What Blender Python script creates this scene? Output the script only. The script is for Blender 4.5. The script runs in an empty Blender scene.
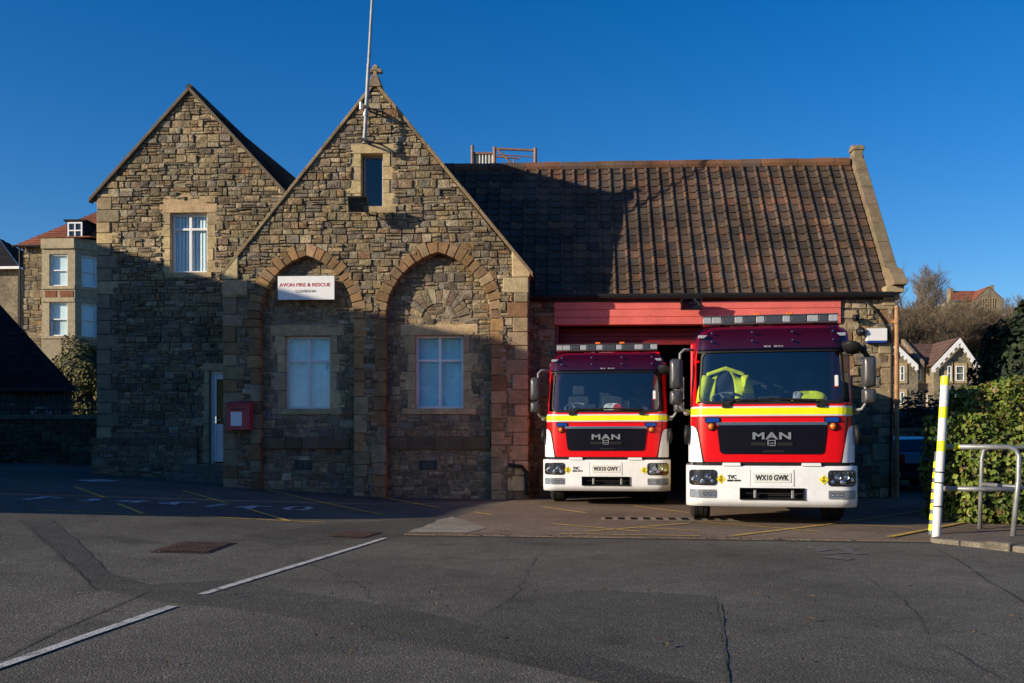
import bpy, bmesh, math, random
from mathutils import Vector, Matrix
from mathutils.geometry import tessellate_polygon
random.seed(11)
R = math.radians
sc = bpy.context.scene
col = sc.collection
U = random.uniform

# ------------------------------------------------------------------ camera model (used to read real positions off the photo)
F, CX, HY, CAMH, YAW = 960.0, 512.0, 440.0, 1.3, R(3.0)
cy_, sy_ = math.cos(YAW), math.sin(YAW)
def ray(x):
    a = (x - CX) / F
    return (-sy_ + cy_ * a, cy_ + sy_ * a)
def P(x, y, Y):
    dx, dy = ray(x); t = Y / dy
    return Vector((t * dx, Y, CAMH + (HY - y) / F * t))
def sstep(a, b, x):
    t = max(0.0, min(1.0, (x - a) / (b - a))); return t * t * (3 - 2 * t)
FAR = [(30, 0), (45, .8), (80, 3.9), (150, 16), (230, 24), (500, 30), (3000, 30)]
def gh(x, y):
    d = -(x + 3.4)
    n = 0.063 * (d if d > 1 else (0 if d < -1 else (d + 1) ** 2 / 4))
    n = min(n, .66) * sstep(5, 11, y)
    if y > 30:
        for (a, ha), (b, hb) in zip(FAR, FAR[1:]):
            if y <= b:
                n += ha + (hb - ha) * (y - a) / (b - a); break
    return n
def G(x, y, dz=0.0):
    dx, dy = ray(x); z = 0.0
    for _ in range(30):
        t = (CAMH - z) * F / max(y - HY, 1e-3)
        z += .5 * (gh(t * dx, t * dy) - z)
    return Vector((t * dx, t * dy, z + dz))

# ------------------------------------------------------------------ materials
MATS = {}
def new_mat(name):
    m = bpy.data.materials.new(name); m.use_nodes = True
    nt = m.node_tree; MATS[name] = m
    return m, nt, nt.nodes['Principled BSDF']
def N(nt, t, **kw):
    n = nt.nodes.new(t)
    for k, v in kw.items():
        if hasattr(n, k) and k not in n.inputs: setattr(n, k, v)
        else: n.inputs[k].default_value = v
    return n
def L(nt, a, b): nt.links.new(a, b)
def math_node(nt, op, a, b=None, c=None):
    n = nt.nodes.new('ShaderNodeMath'); n.operation = op
    for i, v in enumerate((a, b, c)):
        if v is None: continue
        if hasattr(v, 'default_value'): L(nt, v, n.inputs[i])
        else: n.inputs[i].default_value = v
    return n.outputs[0]
def ramp(nt, fac, lo, hi, a=0.0, b=1.0):
    n = nt.nodes.new('ShaderNodeMapRange'); L(nt, fac, n.inputs[0])
    n.inputs[1].default_value = lo; n.inputs[2].default_value = hi
    n.inputs[3].default_value = a; n.inputs[4].default_value = b
    return n.outputs[0]
def mixc(nt, fac, a, b, mode='MIX'):
    n = nt.nodes.new('ShaderNodeMix'); n.data_type = 'RGBA'; n.blend_type = mode
    for s, v in ((n.inputs[0], fac), (n.inputs[6], a), (n.inputs[7], b)):
        if hasattr(v, 'default_value'): L(nt, v, s)
        elif isinstance(v, (int, float)): s.default_value = v
        else: s.default_value = (*v, 1)
    return n.outputs[2]
def noise(nt, scale, detail=4, rough=.55, obj=True, vec=None):
    n = N(nt, 'ShaderNodeTexNoise'); n.inputs['Scale'].default_value = scale
    n.inputs['Detail'].default_value = detail; n.inputs['Roughness'].default_value = rough
    if vec is None:
        g = nt.nodes.get('COORD') or nt.nodes.new('ShaderNodeTexCoord'); g.name = 'COORD'
        vec = g.outputs['Object']
    L(nt, vec, n.inputs['Vector'])
    return n.outputs['Fac']
def surf(name, c, rough=.6, metal=0.0, n1=(8, .25), n2=(60, .2), bump=0.0, bscale=40, attr=False, coat=0.0, spec=.5, bdist=.01, n3=(1, 0)):
    """General surface: base colour (or per-piece 'Col' attribute) broken up by two noises, optional bump."""
    m, nt, b = new_mat(name)
    if attr:
        a = nt.nodes.new('ShaderNodeAttribute'); a.attribute_name = 'Col'; base = a.outputs['Color']
    else:
        r = nt.nodes.new('ShaderNodeRGB'); r.outputs[0].default_value = (*c, 1); base = r.outputs[0]
    for sc_, amt in (n1, n2, n3):
        if amt:
            f = ramp(nt, noise(nt, sc_), .3, .7, 1 - amt, 1 + amt)
            cmb = nt.nodes.new('ShaderNodeCombineColor')
            for i in range(3): L(nt, f, cmb.inputs[i])
            base = mixc(nt, 1.0, base, cmb.outputs[0], 'MULTIPLY')
    L(nt, base, b.inputs['Base Color'])
    b.inputs['Roughness'].default_value = rough; b.inputs['Metallic'].default_value = metal
    b.inputs['Specular IOR Level'].default_value = spec
    b.inputs['Coat Weight'].default_value = coat
    b.inputs['Coat Roughness'].default_value = .05
    if bump:
        bn = nt.nodes.new('ShaderNodeBump'); bn.inputs['Strength'].default_value = bump
        bn.inputs['Distance'].default_value = bdist
        L(nt, noise(nt, bscale, 6, .65), bn.inputs['Height']); L(nt, bn.outputs[0], b.inputs['Normal'])
    return m

M_stone = surf('rubble_stone', None, .9, n1=(9, .35), n2=(40, .38), bump=1.0, bscale=22, attr=True, spec=.15, bdist=.05, n3=(.75, .24))
M_mortar = surf('lime_mortar', (.235, .195, .14), .95, n1=(3, .3), n2=(40, .3), bump=.6, bscale=60, spec=.15)
M_dress = surf('dressed_limestone', (.40, .30, .17), .85, n1=(3, .3), n2=(25, .22), bump=.4, bscale=35, spec=.2)
M_coping = surf('weathered_coping_stone', (.23, .18, .12), .9, n1=(4, .4), n2=(30, .3), bump=.6, bscale=30, spec=.2)
M_tile = surf('clay_roof_tile', None, .8, n1=(1.1, .4), n2=(40, .35), bump=.4, bscale=50, attr=True, spec=.25)
M_slate = surf('dark_slate', None, .9, n1=(2, .3), n2=(30, .3), bump=.4, bscale=30, attr=True, spec=.12)
M_upvc = surf('white_window_plastic', (.78, .79, .80), .35, n1=(3, .04), n2=(20, .03))
M_whitew = surf('white_gloss_board', (.8, .8, .79), .4, n1=(2, .05), n2=(20, .04))
M_black = surf('black_plastic', (.013, .013, .014), .55, n1=(5, .2), n2=(50, .2), spec=.25)
M_iron = surf('black_iron', (.03, .03, .032), .55, n1=(6, .3), n2=(50, .3))
M_rubber = surf('tyre_rubber', (.022, .021, .02), .85, n1=(8, .3), n2=(60, .3), spec=.3)
M_red = surf('fire_engine_red_paint', (.66, .004, .008), .35, n1=(2, .05), n2=(15, .04), coat=.25, spec=.3)
M_white = surf('white_vehicle_paint', (.78, .80, .82), .35, n1=(2.5, .06), n2=(14, .05), coat=.3)
M_yellowr = surf('yellow_reflective_band', (.86, .84, .008), .4, n1=(4, .06), n2=(60, .06))
M_silverr = surf('silver_reflective_band', (.62, .63, .66), .35, n1=(4, .06), n2=(60, .06))
M_grille = surf('gloss_black_grille', (.006, .006, .012), .3, n1=(5, .1), n2=(30, .1), spec=.2)
M_chrome = surf('chrome', (.75, .78, .82), .15, metal=1, n1=(5, .05), n2=(30, .05))
M_letter = surf('silver_lettering', (.27, .30, .34), .35, metal=.35, n1=(5, .05), n2=(30, .05))
M_bluetrim = surf('polished_trim', (.55, .72, .92), .22, metal=.9, n1=(5, .05), n2=(30, .05))
M_steel = surf('galvanised_steel', (.27, .28, .285), .5, metal=.45, n1=(6, .2), n2=(60, .15))
M_grey = surf('grey_plastic', (.22, .22, .23), .4, n1=(5, .1), n2=(40, .1))
M_silverm = surf('silver_mirror_shell', (.075, .075, .08), .35, n1=(5, .08), n2=(40, .08), metal=.3)
M_amber = surf('amber_lens', (.75, .16, .01), .2, n1=(20, .1), n2=(60, .1))
M_bluel = surf('blue_lens', (.01, .05, .30), .15, n1=(20, .1), n2=(60, .1))
M_lensd = surf('smoked_lamp_module', (.05, .06, .075), .15, n1=(30, .2), n2=(90, .2))
M_lensc = surf('clear_lamp_module', (.30, .33, .36), .2, n1=(30, .15), n2=(90, .2))
M_plate = surf('pale_number_plate', (.68, .70, .66), .35, n1=(5, .04), n2=(60, .04))
M_textb = surf('black_lettering', (.012, .012, .012), .5, n1=(5, .1), n2=(60, .1))
M_textr = surf('red_lettering', (.50, .03, .05), .5, n1=(5, .1), n2=(60, .1))
M_textg = surf('grey_lettering', (.16, .16, .18), .5, n1=(5, .1), n2=(60, .1))
M_hazy = surf('hazard_yellow', (.75, .62, .02), .45, n1=(5, .06), n2=(60, .06))
M_cabin = surf('dark_cabin_trim', (.018, .02, .024), .7, n1=(5, .2), n2=(40, .2))
M_seat = surf('seat_cloth', (.04, .045, .055), .9, n1=(8, .3), n2=(80, .3))
M_hivis = surf('hi_vis_yellow_cloth', (.80, .84, .015), .7, n1=(6, .2), n2=(40, .15), bump=.5, bscale=14)
M_hivisg = surf('grey_reflective_tape', (.35, .36, .38), .5, n1=(6, .2), n2=(40, .15))
M_navy = surf('navy_cloth', (.02, .025, .05), .85, n1=(6, .2), n2=(40, .2), bump=.5, bscale=14)
M_clothw = surf('white_cloth', (.7, .68, .66), .8, n1=(6, .2), n2=(40, .15))
M_clothr = surf('red_cloth', (.55, .03, .04), .8, n1=(6, .2), n2=(40, .15))
M_doorred = surf('faded_red_door_paint', (.72, .15, .12), .5, n1=(2, .12), n2=(25, .1))
M_doordk = surf('deep_red_shaded_door_paint', (.17, .010, .012), .5, n1=(2, .12), n2=(25, .1))  # deep red, with the shade inside the bay put into it
M_boxred = surf('faded_red_box_paint', (.46, .05, .06), .5, n1=(6, .2), n2=(40, .1))
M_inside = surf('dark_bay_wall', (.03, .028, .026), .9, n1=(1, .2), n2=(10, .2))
M_shutter = surf('grey_locker_shutter', (.35, .36, .37), .4, metal=.3, n1=(3, .1), n2=(20, .1))
M_blind = surf('pale_vertical_blind', (.78, .84, .84), .8, n1=(1, .1), n2=(14, .1))
M_blindg = surf('pale_green_blind', (.55, .93, 1.0), .8, n1=(1.5, .12), n2=(14, .08))
M_dark = surf('dark_room', (.03, .03, .035), .9, n1=(1, .1), n2=(9, .1))
M_rust = surf('rusty_iron_cover', (.085, .045, .028), .85, n1=(6, .4), n2=(40, .4), bump=.9, bscale=30)
M_scaf = surf('rusty_scaffold_steel', (.24, .13, .085), .6, n1=(8, .3), n2=(60, .3))
M_sheet = surf('corrugated_sheet', (.50, .50, .46), .5, n1=(4, .2), n2=(40, .2))
M_pipeo = surf('rust_orange_downpipe', (.35, .18, .075), .6, n1=(7, .35), n2=(50, .3))
M_postw = surf('white_post_paint', (.72, .70, .69), .4, n1=(6, .1), n2=(40, .08))
M_kerb = surf('kerb_stone', (.15, .13, .10), .9, n1=(5, .4), n2=(40, .35), bump=.8, bscale=25)
M_carblue = surf('dark_blue_car_paint', (.006, .010, .026), .2, n1=(2, .05), n2=(20, .05), coat=.7)
M_carroof = surf('pale_blue_roof_paint', (.30, .38, .46), .35, n1=(2, .05), n2=(20, .05), coat=.5)
M_taill = surf('red_tail_lens', (.5, .01, .01), .2, n1=(20, .1), n2=(60, .1))
M_bark = surf('bark', (.10, .075, .055), .9, n1=(4, .3), n2=(30, .3))
M_twig = surf('bare_twigs', (.13, .095, .06), .9, n1=(.4, .3), n2=(5, .3))
M_twigl = surf('grey_bare_twigs', (.15, .125, .10), .9, n1=(.4, .3), n2=(5, .3))
M_leaf = surf('hedge_leaf', None, .5, n1=(1.3, .3), n2=(20, .25), attr=True, spec=.3)
M_leafm = surf('matt_leaf', None, .7, n1=(.7, .3), n2=(12, .25), attr=True, spec=.3)
M_hill = surf('winter_hillside', (.085, .075, .035), .95, n1=(.08, .4), n2=(1.2, .35))
M_render = surf('pale_render', (.30, .27, .21), .9, n1=(.6, .25), n2=(9, .25), bump=.3, bscale=20)
M_redroof = surf('red_roof_tile', (.26, .085, .045), .85, n1=(1.2, .3), n2=(7, .3), bump=.4, bscale=9)
M_brownroof = surf('brown_roof_tile', (.12, .065, .045), .85, n1=(1.2, .3), n2=(7, .3), bump=.4, bscale=9)
M_fstone = surf('distant_rubble', (.20, .165, .11), .95, n1=(1.1, .35), n2=(6, .45), bump=.6, bscale=6)
M_postblue = surf('teal_sleeve', (.10, .12, .13), .5, n1=(6, .1), n2=(40, .08))

def glass_mat(name, tint, gloss=(.9, .95, 1), f0=.08, rough=.02):
    m = bpy.data.materials.new(name); m.use_nodes = True; nt = m.node_tree
    for n in list(nt.nodes): nt.nodes.remove(n)
    out = nt.nodes.new('ShaderNodeOutputMaterial')
    tr = nt.nodes.new('ShaderNodeBsdfTransparent'); tr.inputs[0].default_value = (*tint, 1)
    gl = nt.nodes.new('ShaderNodeBsdfGlossy'); gl.inputs[0].default_value = (*gloss, 1); gl.inputs['Roughness'].default_value = rough
    lw = nt.nodes.new('ShaderNodeLayerWeight'); lw.inputs[0].default_value = .5
    geo = nt.nodes.new('ShaderNodeTexCoord')
    nz = nt.nodes.new('ShaderNodeTexNoise'); nz.inputs['Scale'].default_value = 1.1; nz.inputs['Detail'].default_value = 1
    bp = nt.nodes.new('ShaderNodeBump'); bp.inputs['Strength'].default_value = .12; bp.inputs['Distance'].default_value = .02
    L(nt, geo.outputs['Object'], nz.inputs['Vector']); L(nt, nz.outputs['Fac'], bp.inputs['Height']); L(nt, bp.outputs[0], gl.inputs['Normal'])
    fac = math_node(nt, 'ADD', math_node(nt, 'MULTIPLY', math_node(nt, 'POWER', lw.outputs['Facing'], 5.0), .95 - f0), .04 + f0)   # Schlick, same from both sides
    mx = nt.nodes.new('ShaderNodeMixShader'); L(nt, fac, mx.inputs[0]); L(nt, tr.outputs[0], mx.inputs[1]); L(nt, gl.outputs[0], mx.inputs[2])
    L(nt, mx.outputs[0], out.inputs[0]); return m
M_glass = glass_mat('window_glass', (.84, .92, .94), f0=.02)
M_glassd = glass_mat('dark_window_glass', (.25, .30, .38), f0=.03)
M_doorglass = glass_mat('obscured_door_glass', (.25, .32, .30), gloss=(.2, .24, .23), f0=.0)
M_flood = surf('dull_lamp_glass', (.02, .02, .022), .35, n1=(20, .2), n2=(60, .2), spec=.3)
M_darkroof = surf('shaded_roof_slate', (.022, .02, .021), .9, n1=(1.2, .3), n2=(7, .3), bump=.4, bscale=9, spec=.2)  # near black: the far left roof's shade is put into this slate
M_grate = surf('dusty_iron_grating', (.20, .16, .12), .8, n1=(6, .3), n2=(40, .3))
M_screen = glass_mat('tinted_windscreen', (.66, .76, .80), f0=.05)
M_visor = glass_mat('purple_tinted_visor', (.22, .06, .29), f0=.02)
M_lens = glass_mat('lamp_glass', (.90, .93, .96), f0=.06)

def tarmac(name, c, patch=.25, seed=0.0, agg=1.0):
    m, nt, b = new_mat(name)
    tc = nt.nodes.new('ShaderNodeTexCoord'); mp = nt.nodes.new('ShaderNodeMapping'); mp.inputs['Location'].default_value = (seed, seed * .7, 0)
    L(nt, tc.outputs['Object'], mp.inputs[0]); v = mp.outputs[0]
    big = ramp(nt, noise(nt, .35, 5, .6, vec=v), .3, .7, 1 - patch, 1 + patch)
    mid = ramp(nt, noise(nt, 4, 6, .7, vec=v), .3, .7, .85, 1.15)
    fine = ramp(nt, noise(nt, 85, 3, .7, vec=v), .34, .66, 1 - .5 * agg, 1 + .6 * agg)
    vo = nt.nodes.new('ShaderNodeTexVoronoi'); vo.inputs['Scale'].default_value = 70; L(nt, v, vo.inputs['Vector'])
    sp = nt.nodes.new('ShaderNodeSeparateColor'); L(nt, vo.outputs['Color'], sp.inputs[0])
    chip = ramp(nt, sp.outputs[0], .82, 1.0, 1.0, 1.9)
    stain = ramp(nt, noise(nt, 1.3, 3, .5, vec=v), .60, .72, 1.0, .70)
    f = math_node(nt, 'MULTIPLY', math_node(nt, 'MULTIPLY', big, mid), math_node(nt, 'MULTIPLY', fine, chip))
    f = math_node(nt, 'MULTIPLY', f, stain)
    cmb = nt.nodes.new('ShaderNodeCombineColor')
    for i in range(3): L(nt, f, cmb.inputs[i])
    L(nt, mixc(nt, 1.0, c, cmb.outputs[0], 'MULTIPLY'), b.inputs['Base Color'])
    b.inputs['Roughness'].default_value = .9; b.inputs['Specular IOR Level'].default_value = .25
    bn = nt.nodes.new('ShaderNodeBump'); bn.inputs['Strength'].default_value = .8; bn.inputs['Distance'].default_value = .012
    h = math_node(nt, 'ADD', noise(nt, 60, 4, .7, vec=v), math_node(nt, 'MULTIPLY', vo.outputs['Distance'], -.5))
    L(nt, h, bn.inputs['Height']); L(nt, bn.outputs[0], b.inputs['Normal'])
    return m
M_asph = tarmac('worn_asphalt', (.095, .088, .072), .36, 0, 1.4)
M_trench = tarmac('trench_asphalt', (.070, .066, .056), .22, 7, 1.3)
M_oldasph = tarmac('old_asphalt_patch', (.080, .075, .063), .2, 19)
M_apron = tarmac('brown_forecourt_tarmac', (.155, .115, .083), .35, 3, .8)
M_pave = tarmac('footway_tarmac', (.125, .10, .078), .3, 13, .8)
M_conc = tarmac('pale_concrete', (.27, .24, .19), .3, 5, .6)

def paint(name, c, under, lo=.42, hi=.58, sc_=9):
    m, nt, b = new_mat(name)
    w = ramp(nt, noise(nt, sc_, 8, .75), lo, hi)
    w2 = ramp(nt, noise(nt, 90, 3, .7), .3, .6, .35, 1.0)
    L(nt, mixc(nt, math_node(nt, 'MULTIPLY', w, w2), under, c), b.inputs['Base Color'])
    b.inputs['Roughness'].default_value = .8
    bn = nt.nodes.new('ShaderNodeBump'); bn.inputs['Strength'].default_value = .6; bn.inputs['Distance'].default_value = .01
    L(nt, noise(nt, 60, 4, .7), bn.inputs['Height']); L(nt, bn.outputs[0], b.inputs['Normal'])
    return m
M_pwhite = paint('road_white_paint', (.66, .65, .60), (.09, .082, .07), .35, .52)
M_pyel = paint('road_yellow_paint', (.66, .42, .06), (.09, .08, .065), .30, .48)
M_pyelw = paint('worn_yellow_paint', (.66, .43, .09), (.15, .112, .08), .33, .50)
M_pscuff = paint('white_scuff', (.26, .25, .24), (.10, .093, .08), .50, .66, 7)
M_moss = paint('moss_in_crack', (.085, .09, .03), (.045, .041, .034), .40, .60, 20)
M_slot = surf('drain_slot_shade', (.006, .006, .005), .95, n1=(5, .3), n2=(60, .3), spec=.1)  # near black, standing in for the shade inside the open slots
M_crackshadow = surf('crack_filler_and_edge_shadow', (.034, .031, .027), .95, n1=(5, .3), n2=(60, .3))

# ------------------------------------------------------------------ mesh builder
class MB:
    def __init__(s): s.v = []; s.f = []; s.c = []; s.m = []
    def face(s, idx, c=(1, 1, 1), m=0): s.f.append(tuple(idx)); s.c.append(c); s.m.append(m)
    def add(s, pts, faces, c=(1, 1, 1), m=0):
        o = len(s.v); s.v.extend([tuple(p) for p in pts])
        for f in faces: s.face([o + i for i in f], c, m)
    def poly(s, pts, c=(1, 1, 1), m=0): s.add(pts, [range(len(pts))], c, m)
    def box(s, x0, x1, y0, y1, z0, z1, c=(1, 1, 1), m=0, T=None):
        p = [Vector((x, y, z)) for z in (z0, z1) for y in (y0, y1) for x in (x0, x1)]
        if T: p = [T @ q for q in p]
        s.add(p, [(0, 2, 3, 1), (4, 5, 7, 6), (0, 1, 5, 4), (2, 6, 7, 3), (0, 4, 6, 2), (1, 3, 7, 5)], c, m)
    def prism(s, pts, y0, y1, c=(1, 1, 1), m=0, fn=None):
        """polygon in (x,z), counter-clockwise seen from -Y, extruded y0..y1"""
        fn = fn or (lambda x, y, z: (x, y, z)); n = len(pts)
        o = len(s.v); s.v.extend([tuple(fn(x, y0, z)) for x, z in pts] + [tuple(fn(x, y1, z)) for x, z in pts])
        tris = tessellate_polygon([[Vector((x, z, 0)) for x, z in pts]]) if n > 4 else [tuple(range(n))]
        for t in tris:
            a = sum(pts[t[i]][0] * pts[t[(i + 1) % len(t)]][1] - pts[t[(i + 1) % len(t)]][0] * pts[t[i]][1] for i in range(len(t)))
            t = tuple(t) if a > 0 else tuple(reversed(t))
            s.face([o + i for i in t], c, m); s.face([o + n + i for i in reversed(t)], c, m)
        for i in range(n):
            j = (i + 1) % n; s.face([o + j, o + i, o + n + i, o + n + j], c, m)
    def tube(s, pts, r, n=8, c=(1, 1, 1), m=0, cap=True):
        pts = [Vector(p) for p in pts]; rs = r if isinstance(r, (list, tuple)) else [r] * len(pts)
        o = len(s.v); up = Vector((0, 0, 1)); prev = None
        for i, p in enumerate(pts):
            d = (pts[min(i + 1, len(pts) - 1)] - pts[max(i - 1, 0)]).normalized()
            if prev is None:
                a = d.cross(up); a = a if a.length > .05 else d.cross(Vector((1, 0, 0)))
            else: a = prev - d * prev.dot(d)
            a.normalize(); prev = a; b = d.cross(a)
            for k in range(n):
                t = 2 * math.pi * k / n; q = p + (a * math.cos(t) + b * math.sin(t)) * rs[i]; s.v.append(tuple(q))
        for i in range(len(pts) - 1):
            for k in range(n):
                k2 = (k + 1) % n; s.face([o + i * n + k, o + i * n + k2, o + (i + 1) * n + k2, o + (i + 1) * n + k], c, m)
        if cap:
            s.face([o + k for k in reversed(range(n))], c, m); e = o + (len(pts) - 1) * n; s.face([e + k for k in range(n)], c, m)
    def lathe(s, prof, origin, axis, n=20, c=(1, 1, 1), m=0):
        """profile [(r, d)] turned about axis"""
        ax = Vector(axis).normalized(); a = ax.orthogonal().normalized(); b = ax.cross(a); o = len(s.v); O = Vector(origin)
        for r, d in prof:
            for k in range(n):
                t = 2 * math.pi * k / n; s.v.append(tuple(O + ax * d + (a * math.cos(t) + b * math.sin(t)) * r))
        for i in range(len(prof) - 1):
            for k in range(n):
                k2 = (k + 1) % n; s.face([o + i * n + k, o + i * n + k2, o + (i + 1) * n + k2, o + (i + 1) * n + k], c, m)
    def grid(s, rows, c=(1, 1, 1), m=0, skip=None):
        o = len(s.v); w = len(rows[0])
        for r in rows: s.v.extend([tuple(p) for p in r])
        for i in range(len(rows) - 1):
            for j in range(w - 1):
                if skip and skip(i, j): continue
                s.face([o + i * w + j, o + i * w + j + 1, o + (i + 1) * w + j + 1, o + (i + 1) * w + j], c, m)
    def build(s, name, mats, parent=None, bevel=0, smooth=False, seg=2):
        me = bpy.data.meshes.new(name); me.from_pydata(s.v, [], s.f); me.update()
        mats = mats if isinstance(mats, (list, tuple)) else [mats]
        for m in mats: me.materials.append(m)
        me.polygons.foreach_set('material_index', s.m)
        if any(c != (1, 1, 1) for c in s.c):
            at = me.color_attributes.new('Col', 'FLOAT_COLOR', 'CORNER'); buf = []
            for f, c in zip(s.f, s.c): buf.extend(list((*c, 1.0)) * len(f))
            at.data.foreach_set('color', buf)
        if smooth: me.polygons.foreach_set('use_smooth', [True] * len(me.polygons))
        o = bpy.data.objects.new(name, me); col.objects.link(o)
        if parent: o.parent = parent
        if bevel:
            b = o.modifiers.new('bevel', 'BEVEL'); b.width = bevel; b.segments = seg; b.limit_method = 'ANGLE'; b.angle_limit = R(35)
        return o

def tag(o, label=None, cat=None, group=None, kind=None):
    if label: o['label'] = label
    if cat: o['category'] = cat
    if group: o['group'] = group
    if kind: o['kind'] = kind
    return o
def empty(name, label, cat, loc=(0, 0, 0), rz=0, group=None):
    o = bpy.data.objects.new(name, None); col.objects.link(o); o.location = loc; o.rotation_euler = (0, 0, rz)
    o.empty_display_size = .2
    return tag(o, label, cat, group)
def copy_tree(o, parent=None):
    c = o.copy(); col.objects.link(c)
    if parent: c.parent = parent
    for ch in [k for k in bpy.data.objects if k.parent == o]: copy_tree(ch, c)
    return c
def text_obj(name, s, width, height, mat, parent=None, T=Matrix.Identity(4), depth=.004, bold=0.0, gap=1.0):
    cu = bpy.data.curves.new(name, 'FONT'); cu.body = s; cu.align_x = 'CENTER'; cu.align_y = 'CENTER'; cu.extrude = .05; cu.offset = bold; cu.space_character = gap
    t = bpy.data.objects.new(name + '_tmp', cu); col.objects.link(t)
    me = bpy.data.meshes.new_from_object(t.evaluated_get(bpy.context.evaluated_depsgraph_get()))
    bpy.data.objects.remove(t); bpy.data.curves.remove(cu)
    xs = [v.co.x for v in me.vertices]; ys = [v.co.y for v in me.vertices]
    cx, cy = (min(xs) + max(xs)) / 2, (min(ys) + max(ys)) / 2; kx = width / (max(xs) - min(xs)); ky = height / (max(ys) - min(ys))
    for v in me.vertices:   # text plane -> xz plane facing -Y
        q = Vector(((v.co.x - cx) * kx, -depth if v.co.z > 0 else 0.0, (v.co.y - cy) * ky)); v.co = T @ q
    me.materials.clear(); me.materials.append(mat); me.name = name
    o = bpy.data.objects.new(name, me); col.objects.link(o); o.parent = parent
    return o

def clip(poly, cl):
    """Sutherland-Hodgman, both ccw"""
    out = poly
    for i in range(len(cl)):
        a, b = cl[i], cl[(i + 1) % len(cl)]; inp, out = out, []
        if not inp: return []
        side = lambda p: (b[0] - a[0]) * (p[1] - a[1]) - (b[1] - a[1]) * (p[0] - a[0])
        for j in range(len(inp)):
            p, q = inp[j - 1], inp[j]; sp, sq = side(p), side(q)
            if (sp >= 0) != (sq >= 0):
                t = sp / (sp - sq); out.append((p[0] + t * (q[0] - p[0]), p[1] + t * (q[1] - p[1])))
            if sq >= 0: out.append(q)
    return out
STONES = [(.295, .225, .135)] * 6 + [(.255, .205, .13)] * 6 + [(.235, .20, .15)] * 6 + [(.33, .245, .14)] * 4 + [(.20, .152, .10)] * 4 + [(.39, .32, .21)] * 3 + [(.145, .12, .09)] * 2 + [(.26, .165, .09)] * 1
ORANGE = [(.30, .185, .085), (.25, .15, .072), (.21, .13, .066), (.31, .215, .12), (.18, .12, .07)]
BUFF = [(.47, .355, .195), (.42, .32, .18), (.38, .29, .17), (.50, .38, .215)]
def jit(c, a=.16):
    k = 1 + U(-a, a); return tuple(max(.01, x * k * (1 + U(-.04, .04))) for x in c)
def masonry(mb, poly, Y, holes=(), band=(.12, .21), fn=None, pal=STONES, pro=(.008, .055), wid=(.13, .38)):
    """real squared-rubble blocks bedded on the wall face at depth Y, cut to poly; holes: functions z -> (x0, x1) or None"""
    fn = fn or (lambda x, y, z: (x, y, z))
    x0 = min(p[0] for p in poly); x1 = max(p[0] for p in poly); z0 = min(p[1] for p in poly); z1 = max(p[1] for p in poly)
    z = z0
    while z < z1:
        H = U(*band); x = x0 - U(0, .2)
        while x < x1:
            w = U(*wid); k = random.random(); cells = []
            if k < .56: cells.append((x, x + w * .9, z, z + H))
            elif k < .95:
                s = z + H * U(.36, .64); cells.append((x, x + w, z, s))
                if random.random() < .4:
                    q = x + w * U(.4, .6); cells += [(x, q, s, z + H), (q, x + w, s, z + H)]
                else: cells.append((x, x + w, s, z + H))
            else:
                a, b = z + H * U(.27, .36), z + H * U(.62, .72); cells += [(x, x + w, z, a), (x, x + w, a, b), (x, x + w, b, z + H)]
            if k < .56: w *= .9
            for (a, b, c, d) in cells:
                segs = [(a, b)]
                for h in holes:
                    r = h((c + d) / 2)
                    if not r: continue
                    ns = []
                    for (p, q) in segs:
                        if q <= r[0] or p >= r[1]: ns.append((p, q)); continue
                        if r[0] - p > .05: ns.append((p, r[0]))
                        if q - r[1] > .05: ns.append((r[1], q))
                    segs = ns
                for (p, q) in segs:
                    g = U(.003, .010)
                    j = lambda: U(-.014, .014)
                    pl = clip([(p + g, c + g + j()), (q - g, c + g + j()), (q - g + j(), d - g), (p + g + j(), d - g)], poly)
                    if len(pl) < 3: continue
                    cx = sum(t[0] for t in pl) / len(pl); cz = sum(t[1] for t in pl) / len(pl)
                    pr = U(*pro); n = len(pl); cc = jit(random.choice(pal)); o = len(mb.v)
                    mb.v += [tuple(fn(t[0], Y + .01, t[1])) for t in pl]
                    ins = U(.08, .16)
                    mb.v += [tuple(fn(t[0] + (cx - t[0]) * ins * .6, Y - pr + U(-.012, .012), t[1] + (cz - t[1]) * ins)) for t in pl]
                    mb.v.append(tuple(fn(cx, Y - pr - U(-.004, .022), cz)))
                    for i in range(n):
                        e = (i + 1) % n
                        mb.face((o + i, o + e, o + n + e, o + n + i), cc); mb.face((o + n + i, o + n + e, o + 2 * n), cc)
            x += w
        z += H
def backing(mb, outer, holes, Y, m=1, fn=None):
    fn = fn or (lambda x, y, z: (x, y, z))
    loops = [outer] + list(holes); pts = [p for l in loops for p in l]
    tr = tessellate_polygon([[Vector((x, z, 0)) for x, z in l] for l in loops]); o = len(mb.v)
    mb.v += [tuple(fn(x, Y, z)) for x, z in pts]
    for t in tr:
        a = sum(pts[t[i]][0] * pts[t[(i + 1) % 3]][1] - pts[t[(i + 1) % 3]][0] * pts[t[i]][1] for i in range(3))
        mb.face([o + i for i in (t if a > 0 else reversed(t))], (.19, .155, .105), m)
def rect(x0, x1, z0, z1): return [(x0, z0), (x1, z0), (x1, z1), (x0, z1)]
def rhole(x0, x1, z0, z1): return lambda z: (x0, x1) if z0 < z < z1 else None
SM = [M_stone, M_mortar]
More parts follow.
